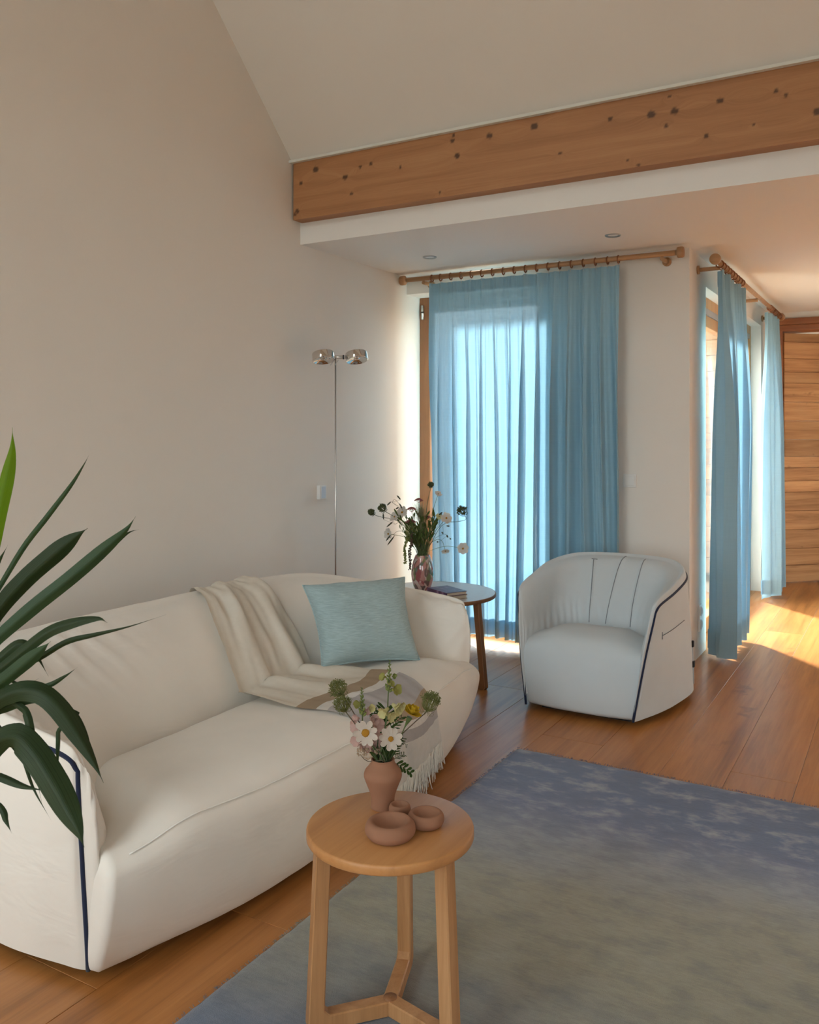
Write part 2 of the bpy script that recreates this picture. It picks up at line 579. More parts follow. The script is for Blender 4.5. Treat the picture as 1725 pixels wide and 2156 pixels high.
# window wall
wb = MB().box((XL, YB, 2.31), (-2.05, 5.45, 2.5)).box((-2.05, YB, -0.1), (XH, 5.45, 2.5))
tag(struct('wall_back', wb, WALL), 'white wall with lintel and pier around the curtained window', 'wall')
# hall side wall with sliding door opening
W2a, W2b, W2z = 5.61, 7.9, 2.27
wh = MB().box((XH - 0.26, 5.45, -0.1), (XH, W2a, 2.5)).box((XH - 0.26, W2b, -0.1), (XH, YF + 0.3, 2.5)).box((XH - 0.26, W2a, W2z), (XH, W2b, 2.5))
tag(struct('wall_hall', wh, WALL), 'white hall wall with the glazed sliding door opening', 'wall')
# far wall around plank door
wf = MB().box((XH, YF, 2.375), (XR, YF + 0.3, 2.5)).box((0.35, YF, -0.1), (XR, YF + 0.3, 2.5)).box((XH, YF, -0.1), (-1.07, YF + 0.3, 2.5))
tag(struct('wall_far', wf, WALL), 'white far wall of the hall around the plank door', 'wall')
# room beyond the door
wbey = MB().box((-1.4, 11.5, -0.1), (0.0, 11.7, 2.6)).box((1.6, 11.5, -0.1), (XR, 11.7, 2.6)).box((0.0, 11.5, -0.1), (1.6, 11.7, 0.9)).box((0.0, 11.5, 2.2), (1.6, 11.7, 2.6)).box((-1.6, YF + 0.3, -0.1), (-1.4, 11.7, 2.6))  # window opening added so daylight reaches this room
tag(struct('wall_beyond', wbey, WALL), 'white wall of the room beyond the plank door', 'wall')
# right wall, rear wall with two tall windows
wrt = MB().prism([(-2.1, -0.2), (6.85, -0.2), (6.85, 2.62), (4.3, 2.62), (3.9, 3.0), (RIDGE, RZ + 0.1), (-2.1, 2.75)], 0, XR, XR + 0.2)
wrt.box((XR, 8.2, -0.2), (XR + 0.2, 11.7, 2.62)).box((XR, 6.85, 2.38), (XR + 0.2, 8.2, 2.62))
tag(struct('wall_right', wrt, WALL), 'plain white wall opposite the gable wall', 'wall')
w5 = empty('window_5', (XR + 0.1, 7.5, 0), 'unseen glazed door added as fill light opposite the hall curtains', 'window', None, 'structure')  # glazing added to fill the hall and plank door with daylight
for nm, a, b in (('frame_jamb', (XR + .06, 6.85, 0), (XR + .14, 6.93, 2.38)), ('frame_jamb', (XR + .06, 8.12, 0), (XR + .14, 8.2, 2.38)), ('frame_mullion', (XR + .06, 7.48, 0.08), (XR + .14, 7.55, 2.3)),
                 ('frame_head', (XR + .06, 6.93, 2.3), (XR + .14, 8.12, 2.38)), ('frame_sill', (XR + .06, 6.93, 0), (XR + .14, 8.12, 0.08))):
    MB().box(a, b, 0.004).build(nm, M_SLIDE, w5)
MB().box((XR + .096, 6.93, 0.08), (XR + .104, 8.12, 2.3)).build('glass_pane', M_GLASS, w5)
R1, R2, R3, R4 = -2.75, -0.95, 0.3, 1.7
wr = MB()
for a, b, z0, z1 in ((XL, R1, -0.1, 3.1), (R2, R3, -0.1, 3.1), (R4, XR, -0.1, 3.1), (R1, R2, 2.75, 3.1), (R3, R4, 2.75, 3.1), (R1, R2, -0.1, 0.18), (R3, R4, -0.1, 0.18)):
    wr.box((a, YR - 0.25, z0), (b, YR, z1))
tag(struct('wall_rear', wr, WALL), 'white wall with two tall windows opposite the curtain', 'wall')

# timber beam: fine grid front so the knots sit where the photograph shows them
knots_px = [(665, 357, 7), (727, 373, 6), (759, 351, 4), (634, 386, 4), (955, 285, 3.5), (953, 296, 5), (963, 328, 6), (1031, 286, 7), (1125, 266, 8),
            (1372, 241, 9), (1421, 234, 8), (1517, 211, 7), (1723, 235, 9), (1488, 287, 5), (1345, 348, 4), (781, 345, 4), (740, 408, 4), (843, 352, 3), (1410, 203, 4),
            (626, 445, 5), (621, 452, 4), (926, 406, 3), (1322, 337, 3), (1635, 192, 5), (1655, 201, 4), (1403, 265, 4), (1285, 250, 5), (900, 432, 4), (1180, 323, 4), (1587, 262, 3)]
kn = []
for x, y, r in knots_px:
    p = P_y(x, y, 3.87)
    kn.append((p.x, p.z, r / F * (p - Vector((0, 0, H))).dot(FW) * 0.85))
bx0, bx1, bz0, bz1 = XL + 0.012, XR - 0.01, 2.551, 2.868
NXB, NZB = 700, 34
rows = []
for j in range(NZB + 1):
    rows.append([(lerp(bx0, 0.9, i / NXB), 3.87, lerp(bz0, bz1, j / NZB)) for i in range(NXB + 1)])
mb = MB().grid(rows, smooth=False)
mb.box((0.9, 3.87, bz0), (bx1, 3.95, bz1))
mb.add([(bx0, 3.87, bz0), (0.9, 3.87, bz0), (0.9, 3.95, bz0), (bx0, 3.95, bz0), (bx0, 3.87, bz1), (0.9, 3.87, bz1), (0.9, 3.95, bz1), (bx0, 3.95, bz1)],
       [(0, 1, 2, 3), (4, 5, 6, 7), (3, 2, 6, 7), (0, 3, 7, 4)], False)
t = NT('spruce_beam')
o_ = t.obj()
kat = t.n('Attribute', None, attribute_name='knot').outputs['Fac']
kring = t.n('Attribute', None, attribute_name='swirl').outputs['Fac']
vv = t.n('VectorMath', {0: o_, 1: t.n('CombineXYZ', {'X': 0.0, 'Y': 0.0, 'Z': t.math('MULTIPLY', kring, 0.03)}).outputs[0]}, operation='ADD').outputs[0]
n1 = t.noise(t.mapping(vv, (0.7, 8, 15)), 1.0, 5, 0.6, 0.5)
n2 = t.noise(t.mapping(vv, (3, 60, 130)), 1.0, 4, 0.7, 0.1)
n3 = t.noise(t.mapping(vv, (1.5, 10, 60)), 1.0, 6, 0.75, 0.4)
f = t.math('ADD', t.math('MULTIPLY', n1, 0.7), t.math('MULTIPLY', n2, 0.3))
c = t.ramp(f, [(0.3, (0.33, 0.148, 0.062)), (0.5, (0.43, 0.205, 0.09)), (0.72, (0.51, 0.27, 0.128))])
crk = t.ramp(n3, [(0.66, (0, 0, 0)), (0.74, (0.55, 0.55, 0.55))])
c = t.mix(crk, c, (0.17, 0.07, 0.03))
c = t.mix(kat, c, (0.055, 0.028, 0.018))
beam = mb.build('timber_beam', t.done(t.bsdf(c, 0.55, 0, t.bump(n2, 0.2, 0.001), 0.35)), merge=True)
tag(beam, 'long knotty spruce beam under the sloped ceiling', 'beam')
me = beam.data
ka = me.attributes.new('knot', 'FLOAT', 'POINT')
sw = me.attributes.new('swirl', 'FLOAT', 'POINT')
for i, v in enumerate(me.vertices):
    k = s_ = 0.0
    for kx, kz, r in kn:
        dx, dz = v.co.x - kx, v.co.z - kz
        if abs(dx) > 0.15:
            continue
        wob = 1 + 0.25 * noise.noise(Vector((v.co.x * 60, v.co.z * 60, 3)))
        d = math.hypot(dx * 0.8, dz) / (r * wob)
        k = max(k, smooth(1.25, 0.75, d) * 0.85 if d > 0 else 0.85)
        s_ += math.copysign(1, dz) * math.exp(-((dx / (r * 5)) ** 2) - (dz / (r * 3)) ** 2)
    ka.data[i].value = k
    sw.data[i].value = s_

# ------------------------------------------------------------------ window 1 (behind the long curtain)
w1 = empty('window_1', (-2.53, 5.36, 0), 'brown wooden balcony door behind the wide blue curtain', 'window', None, 'structure')
fy0, fy1 = 5.33, 5.41
for nm, a, b in (('frame_jamb', (XL, fy0, 0), (XL + 0.085, fy1, 2.31)), ('frame_jamb', (-2.05 - 0.085, fy0, 0), (-2.05, fy1, 2.31)),
                 ('frame_head', (XL + 0.085, fy0, 2.205), (-2.135, fy1, 2.31)), ('frame_sill', (XL + 0.085, fy0, 0), (-2.135, fy1, 0.09))):
    MB().box(a, b, 0.006).build(nm, M_FRAME, w1)
MB().box((XL + 0.05, 5.365, 0.05), (-2.1, 5.375, 2.24)).build('glass_pane', M_GLASS, w1)
hg = MB().tube([(XL + 0.028, 5.322, 2.155), (XL + 0.028, 5.322, 2.255)], 0.010, 10).build('hinge', M_STEEL, w1)
MB().tube([(XL + 0.028, 5.322, 2.2), (XL + 0.028, 5.322, 2.21)], 0.0112, 10).build('hinge_ring', M_DARK, hg)

# sliding door in hall wall
w2 = empty('window_2', (-1.22, 6.55, 0), 'glazed sliding door with honey wood frame in the hall wall', 'window', None, 'structure')
fx0, fx1 = -1.345, -1.20
for nm, a, b in (('frame_jamb', (fx0, W2b - 0.07, 0), (fx1, W2b, W2z)), ('frame_jamb', (fx0, W2a, 0), (fx0 + 0.08, W2a + 0.05, W2z)),
                 ('frame_head', (fx0, W2a + 0.05, W2z - 0.075), (fx1, W2b - 0.07, W2z)), ('sash_rail', (-1.27, W2a + 0.05, 2.075), (-1.21, W2b - 0.07, 2.155)),
                 ('sash_rail', (-1.27, W2a + 0.05, 0.0), (-1.21, W2b - 0.07, 0.10))):
    MB().box(a, b, 0.004).build(nm, M_SLIDE, w2)
MB().box((-1.29, W2a + 0.05, 2.155), (-1.20, W2b - 0.07, W2z - 0.075)).build('track', M_ALU, w2)
MB().box((-1.245, W2a + 0.05, 0.08), (-1.237, W2b - 0.07, 2.09)).build('glass_pane', M_GLASS, w2)
MB().tube([(-1.205, W2a + 0.10, 0.97), (-1.17, W2a + 0.10, 0.985), (-1.17, W2a + 0.10, 1.18), (-1.205, W2a + 0.10, 1.195)], 0.008, 8).build('handle', M_STEEL, w2)

# rear windows; the narrower one is added to brighten the room
for n_, (a, b) in enumerate(((R1, R2), (R3, R4))):
    wx = empty('window_%d' % (3 + n_), ((a + b) / 2, YR - 0.15, 0.18), ('wide tall rear window with honey wood frame', 'narrower tall rear window added for more room light')[n_], 'window', None, 'structure')
    y0, y1 = YR - 0.2, YR - 0.12
    for nm, p, q in (('frame_jamb', (a, y0, 0.18), (a + 0.07, y1, 2.75)), ('frame_jamb', (b - 0.07, y0, 0.18), (b, y1, 2.75)),
                     ('frame_head', (a + 0.07, y0, 2.68), (b - 0.07, y1, 2.75)), ('frame_sill', (a + 0.07, y0, 0.18), (b - 0.07, y1, 0.25))):
        MB().box(p, q, 0.004).build(nm, M_SLIDE, wx)
    MB().box((a + 0.07, YR - 0.165, 0.25), (b - 0.07, YR - 0.157, 2.68)).build('glass_pane', M_GLASS, wx)

# plank door, standing ajar, with its frame
df = empty('door_1', (-0.36, YF, 0), 'reddish brown wooden door frame at the end of the hall', 'door frame', None, 'structure')
MB().box((-1.07, YF - 0.012, 2.262), (0.37, YF + 0.2, 2.318), 0.004).build('frame_head', M_LINTEL, df)
MB().box((-1.07, YF - 0.03, 2.318), (0.37, YF + 0.1, 2.375), 0.004).build('frame_moulding', M_LINTEL, df)
MB().box((-1.07, YF - 0.012, 0), (-1.005, YF + 0.2, 2.262), 0.004).build('frame_jamb', M_LINTEL, df)
MB().box((0.30, YF - 0.012, 0), (0.37, YF + 0.2, 2.262), 0.004).build('frame_jamb', M_LINTEL, df)
door = empty('plank_door', (-0.995, YF + 0.02, 0.012), 'old timber plank door standing ajar at the hall end', 'door')
rng = random.Random(11)
z = 0.0
while z < 2.23:
    h = rng.choice((0.10, 0.12, 0.135, 0.15, 0.17))
    if 2.24 - (z + h) < 0.06:
        h = 2.24 - z
    th = 0.05 + rng.uniform(-0.004, 0.004)
    o = MB().box((0.0, 0.0, -h / 2 + 0.0012), (1.28, th, h / 2 - 0.0012), 0.004).build('plank', M_OLD, None)
    o.location = (0, -0.002 - (th - 0.05) * 0.5, z + h / 2)
    o.parent = door
    z += h
door.rotation_euler = (0, 0, math.radians(44))

# outside: terrace, lawn, timber backdrop added to darken the view through the sliding door
tag(struct('terrace', MB().box((-9, 5.45, -0.12), (-1.38, 13.5, -0.03)), M_STONE), 'pale stone terrace outside the windows', 'terrace')
tag(struct('ground', MB().box((-60, -60, -0.5), (60, 60, -0.25)), M_GRASS), 'pale gravel ground around the house', 'ground')

clad = struct('timber_backdrop', MB().box((-2.0, 8.70, -0.1), (-1.6, 8.8, 2.7)), M_OLD)
tag(clad, 'timber clad backdrop added to darken the sliding door view', 'wall')
for k in range(18):
    o = MB().box((-2.0, 8.675, k * 0.15 + 0.002), (-1.6, 8.70, k * 0.15 + 0.148), 0.003).build('board', M_OLD, clad)

# ------------------------------------------------------------------ rods and curtains
def rod(name, a, b, brackets, wall_dir, label, zoff=0.0):
    a, b = Vector(a), Vector(b)
    d = (b - a).normalized()
    r = empty(name, ((a + b) / 2)[:], label, 'curtain rod')
    MB().tube([a, b], 0.0155, 16).build('pole', M_ROD, r)
    for p, s in ((a, -1), (b, 1)):
        prof = [(0.001, -0.004), (0.0155, -0.004), (0.0165, 0.004), (0.03, 0.007), (0.032, 0.013), (0.032, 0.034), (0.029, 0.041), (0.001, 0.043)]
        MB().lathe(prof, 20, p, d * s).build('finial', M_ROD, r)
    wd = Vector(wall_dir)
    for (tt, dist) in brackets:
        p = a + (b - a) * tt + Vector((0, 0, -0.026))
        br = MB().tube([p, p + wd * (dist - 0.012)], 0.0125, 12).build('bracket', M_ROD, r)
        MB().lathe([(0.001, 0), (0.026, 0), (0.026, 0.012), (0.001, 0.012)], 18, p + wd * (dist - 0.013), wd).build('bracket_plate', M_ROD, br)
    return r


RY = 5.03
rod('curtain_rod', (-2.955, RY, 2.385), (-1.165, RY, 2.385), ((0.075, YB - RY), (0.955, YB - RY)), (0, 1, 0), 'oak curtain rod above the wide blue window curtain')
RX = -0.985
rod('curtain_rod', (RX, 5.23, 2.36), (RX, 8.08, 2.36), ((0.045, RX - XH), (0.55, RX - XH), (0.945, RX - XH)), (-1, 0, 0), 'oak curtain rod running along the hall wall')


def curtain(name, A, B, perp, z1, z0, nf, amp, seed, label, rings, pole_r=0.0155, top_amp=0.3, nu=420, nz=46, flare=1.0, hem_top=0.165, hem_bot=0.052, gather=None, lean=0.0):
    """hanging cloth from A to B (top line, xy), folds along perp"""
    rg = random.Random(seed)
    A, B, perp = Vector(A), Vector(B), Vector(perp)
    L = (B - A).length
    d = (B - A).normalized()
    root = empty(name, ((A.x + B.x) / 2, (A.y + B.y) / 2, z0), label, 'curtain')
    ph = [rg.uniform(0, 6.28) for _ in range(8)]
    wt = [rg.uniform(0.5, 1.25) for _ in range(nf + 3)]

    def off(u, zz):
        k = (z1 - zz) / (z1 - z0)
        uu = u + 0.018 * math.sin(u * 9 + ph[0] + k * 1.5) * k + 0.012 * math.sin(u * 23 + ph[1] + 2.0 * k) * k
        s = uu * nf
        i = int(max(0, min(nf, math.floor(s))))
        f = s - math.floor(s)
        wa = wt[i] * (1 - smooth(0, 1, f)) + wt[i + 1] * smooth(0, 1, f)
        body = math.sin(2 * math.pi * s + ph[2]) * wa
        body += 0.28 * math.sin(2 * math.pi * s * 2.37 + ph[3] + 1.2 * k) + 0.12 * math.sin(2 * math.pi * s * 4.9 + ph[4] - 2.0 * k)
        pin = -abs(math.sin(math.pi * u * (rings - 1))) ** 0.5 * 0.35
        grow = lerp(top_amp, 1.0, smooth(0.0, 0.45, k))
        o = body * amp * grow + pin * 0.03 * (1 - smooth(0.0, 0.18, k))
        lat = 0.35 * amp * math.cos(2 * math.pi * s + ph[2] + 0.6) * wa * grow
        lat += (u - 0.5) * L * (flare - 1) * smooth(0, 1, k) + lean * k
        return o, lat

    def sheet(za, zb, nzz, bias=0.0, wav=0.0):
        rows = []
        for j in range(nzz + 1):
            zz = lerp(za, zb, j / nzz)
            row = []
            for i in range(nu + 1):
                u = i / nu
                o, lat = off(u, zz)
                dz = 0.0
                if wav and j == nzz:
                    dz = 0.012 * math.sin(u * 17 + ph[5]) + o * 0.1
                q = A + d * (u * L + lat) + perp * (o + bias)
                row.append((q.x, q.y, zz + dz))
            rows.append(row)
        return rows
    MB().grid(sheet(z1, z0, nz, 0.0, 1)).build('fabric_panel', M_CURT, root)
    MB().grid(sheet(hem_top, hem_bot, 4, -0.004)).build('hem', M_CURT, root)
    hd = MB().grid(sheet(z1 + 0.002, z1 - 0.075, 4, -0.003)).build('heading_tape', M_CURT, root)
    for i in range(rings):
        u = i / (rings - 1)
        u = min(max(u, 0.008), 0.992)
        o, lat = off(u, z1)
        q = A + d * (u * L)
        c = Vector((q.x, q.y, 2.385 if perp.y else 2.36))
        ring = [c + (perp.to_3d() * math.cos(a) + Vector((0, 0, 1)) * math.sin(a)) * 0.0215 + Vector((0, 0, -0.005)) for a in [2 * math.pi * k / 18 for k in range(19)]]
        rb = MB().tube(ring, 0.0045, 6, False).build('curtain_ring', M_FRAME, root)
        MB().tube([c + Vector((0, 0, -0.028)), Vector((q.x + perp.x * o + d.x * lat, q.y + perp.y * o + d.y * lat, z1 - 0.012))], 0.0015, 5).build('hook', M_STEEL, rb)
    return root


curtain('curtain', (-2.765, RY), (-1.49, RY), (0, -1), 2.345, 0.055, 13, 0.042, 4, 'wide sky blue linen curtain drawn across the brown balcony door', 18)
curtain('curtain', (RX, 5.34), (RX, 6.10), (1, 0), 2.32, 0.03, 4, 0.075, 9, 'gathered blue curtain bunched beside the white wall corner', 9, nu=320, top_amp=0.38, flare=0.92, lean=-0.05)
curtain('curtain', (RX, 7.42), (RX, 8.02), (1, 0), 2.32, 0.03, 3, 0.065, 21, 'gathered pale blue curtain hanging next to the plank door', 8, nu=240, top_amp=0.38, flare=0.95)

# ------------------------------------------------------------------ small fittings
def downlight(p, lab):
    r = empty('recessed_downlight', p, lab, 'ceiling light', 'recessed ceiling downlights')
    MB().lathe([(0.027, -0.001), (0.040, -0.006), (0.043, -0.002), (0.043, 0.0)], 28, p).build('trim_ring', M_ALU, r)
    MB().lathe([(0.001, 0.0), (0.020, -0.001), (0.027, -0.001)], 24, p).build('lens', M_WHITE, r)


for (x, y), lab in (((905, 541), 'small round recessed downlight near the left wall'), ((1291, 495), 'small round recessed downlight near the curtain rod end')):
    p = P_z(x, y, ZC)
    downlight((p.x, p.y, ZC), lab)

p = P_x(674, 1036, XL)
r = empty('thermostat', (XL, p.y, p.z), 'small white thermostat box on the wall behind the sofa', 'thermostat')
MB().box((XL, p.y - 0.035, p.z - 0.042), (XL + 0.024, p.y + 0.035, p.z + 0.042), 0.004).build('housing', M_WHITE, r)
MB().box((XL + 0.022, p.y - 0.018, p.z - 0.034), (XL + 0.0265, p.y + 0.022, p.z + 0.034), 0.002).build('cover', M_BLUEW, r)
p = P_y(1327, 1012, YB)
r = empty('wall_switch', (p.x, YB, p.z), 'flat white light switch on the pier beside the curtain', 'switch')
MB().box((p.x - 0.04, YB - 0.009, p.z - 0.04), (p.x + 0.04, YB, p.z + 0.04), 0.003).build('plate', M_WHITE, r)
MB().box((p.x - 0.029, YB - 0.013, p.z - 0.029), (p.x + 0.029, YB - 0.008, p.z + 0.029), 0.002).build('rocker', M_WHITE, r)
r = empty('wall_socket', (XH, 5.42, 0.235), 'white power socket low on the wall corner behind the armchair', 'socket')
MB().box((XH, 5.38, 0.155), (XH + 0.010, 5.46, 0.315), 0.003).build('plate', M_WHITE, r)
for zz in (0.195, 0.275):
    MB().lathe([(0.03, 0.0), (0.03, 0.006), (0.022, 0.007), (0.021, 0.001), (0.001, 0.001)], 20, (XH + 0.008, 5.42, zz), (1, 0, 0)).build('outlet', M_WHITE, r)

# ------------------------------------------------------------------ rug
def make_rug():
    x0, x1, y0, y1 = -1.463, 1.30, 1.15, 3.432
    nx, ny = 150, 130
    rows = []
    for j in range(ny + 1):
        row = []
        for i in range(nx + 1):
            x, y = lerp(x0, x1, i / nx), lerp(y0, y1, j / ny)
            e = min(i, nx - i, j, ny - j)
            h = 0.013 if e > 0 else 0.004
            h += 0.0012 * noise.noise(Vector((x * 18, y * 18, 0)))
            if e == 0:
                k = 0.0015 * noise.noise(Vector((x * 45, y * 45, 7)))
                x += k if i in (0, nx) else 0
                y += k if j in (0, ny) else 0
            row.append((x, y, h))
        rows.append(row)
    t = NT('hand_dyed_viscose')
    o = t.obj()
    sep = t.n('SeparateXYZ', {0: o}).outputs
    big = t.noise(t.mapping(o, (1.1, 2.2, 1)), 1.0, 5, 0.6)
    yy = t.math('ADD', sep[1], t.math('MULTIPLY', t.math('SUBTRACT', big, 0.5), 0.55))
    yy = t.math('ADD', yy, t.math('MULTIPLY', sep[0], -0.06))
    f = t.math('DIVIDE', t.math('SUBTRACT', yy, 0.55), 2.9)
    c = t.ramp(f, [(0.0, (0.075, 0.12, 0.23)), (0.33, (0.115, 0.16, 0.26)), (0.42, (0.19, 0.205, 0.22)), (0.52, (0.29, 0.275, 0.20)), (0.66, (0.31, 0.295, 0.22)),
                   (0.745, (0.27, 0.285, 0.30)), (0.83, (0.135, 0.165, 0.28)), (0.92, (0.095, 0.14, 0.265)), (1.0, (0.08, 0.115, 0.225))])
    m1 = t.noise(t.mapping(o, (8, 13, 1)), 1.0, 8, 0.66, 0.0)
    m2 = t.noise(t.mapping(o, (22, 130, 1)), 1.0, 4, 0.75, 0.0)
    far = t.ramp(f, [(0.70, (0.0, 0.0, 0.0)), (0.86, (1, 1, 1))])
    spots = t.ramp(m1, [(0.50, (0, 0, 0)), (0.70, (1, 1, 1))])
    sp = t.math('MULTIPLY', t.math('MULTIPLY', spots, t.math('ADD', 0.22, t.math('MULTIPLY', far, 0.78))), 0.75)
    c = t.mix(sp, c, (0.42, 0.43, 0.45))
    drk = t.ramp(m1, [(0.30, (0.7, 0.7, 0.7)), (0.52, (0, 0, 0))])
    c = t.mix(t.math('MULTIPLY', drk, 0.6), c, (0.07, 0.09, 0.14))
    st = t.math('ADD', 0.68, t.math('MULTIPLY', m2, 0.64))
    c = t.mix(1.0, c, t.n('CombineColor', {0: st, 1: st, 2: st}).outputs[0], 'MULTIPLY')
    pile = t.noise(o, 450, 2)
    nr = t.bump(pile, 0.5, 0.004, t.bump(m1, 0.3, 0.01))
    m = t.done(t.bsdf(c, 0.75, 0, nr, 0.2, 0.35))
    rug = empty('rug', ((x0 + x1) / 2, (y0 + y1) / 2, 0), 'large hand dyed rug fading from slate blue to olive', 'rug')
    MB().grid(rows).build('pile', m, rug)
    MB().box((x0 + 0.002, y0 + 0.002, 0.0005), (x1 - 0.002, y1 - 0.002, 0.005)).build('backing', m_fabric('rug_backing', (0.10, 0.11, 0.13)), rug)
    # fringe of loose pile yarns along the two edges in view
    rg = random.Random(3)
    fz = MB()
    for k in range(900):
        if k % 2:
            p = Vector((x0, rg.uniform(1.2, y1), 0.006))
            d = Vector((-1, rg.uniform(-0.6, 0.6), rg.uniform(0.0, 0.7)))
        else:
            p = Vector((rg.uniform(x0, 0.2), y1, 0.008))
            d = Vector((rg.uniform(-0.6, 0.6), 1, rg.uniform(0.2, 1.2)))
        d = d.normalized() * rg.uniform(0.003, 0.009)
        fz.tube([p, p + d], [0.0011, 0.0005], 3, False)
    ob = fz.build('edge_yarn', m, rug)
    ob['kind'] = 'stuff'


make_rug()

# ------------------------------------------------------------------ upholstered shells (sofa and armchair share the builder)
def loft(rails, ns, nb, disp=None):
    """rails: list of control polylines (each same role); returns grid rows over s, columns over profile"""
    R = [cr(r, ns) for r in rails]
    rows = []
    for i in range(ns):
        prof = cr([r[i] for r in R], nb)
        rows.append(prof)
    if disp:
        nrm = [[None] * nb for _ in range(ns)]
        for i in range(ns):
            for j in range(nb):
                a = rows[min(i + 1, ns - 1)][j] - rows[max(i - 1, 0)][j]
                b = rows[i][min(j + 1, nb - 1)] - rows[i][max(j - 1, 0)]
                n = a.cross(b)
                nrm[i][j] = n.normalized() if n.length > 1e-9 else Vector((0, 0, 1))
        rows = [[rows[i][j] + nrm[i][j] * disp(i / (ns - 1), j / (nb - 1), rows[i][j]) for j in range(nb)] for i in range(ns)]
    return rows, R


def mirror(half, yc):
    """half rail from centre (dy=0) to the front end, mirrored about yc -> full rail from low y to high y"""
    lo = [Vector((x, yc - d, z)) for x, d, z in half[::-1]]
    hi = [Vector((x, yc + d, z)) for x, d, z in half[1:]]
    return lo + hi


def close_fronts(rows, kb, name, mat, parent):
    """narrow upholstered face that closes each arm at the front"""
    for row in (rows[0], rows[-1]):
        out = row[:kb + 1][::-1]
        inn = row[kb:]
        n = 24
        a, b = cr(out, n), cr(inn, n)
        g = []
        for i in range(n):
            m = a[i].lerp(b[i], 0.5)
            w_ = (a[i] - b[i]).length
            bul = Vector((0.12 * w_, 0, 0)) if mat is M_SOFA else Vector((0, -0.12 * w_, 0))
            g.append([a[i], a[i].lerp(b[i], 0.25) + bul * 0.7, m + bul, a[i].lerp(b[i], 0.75) + bul * 0.7, b[i]])
        MB().grid(g).build(name, mat, parent)


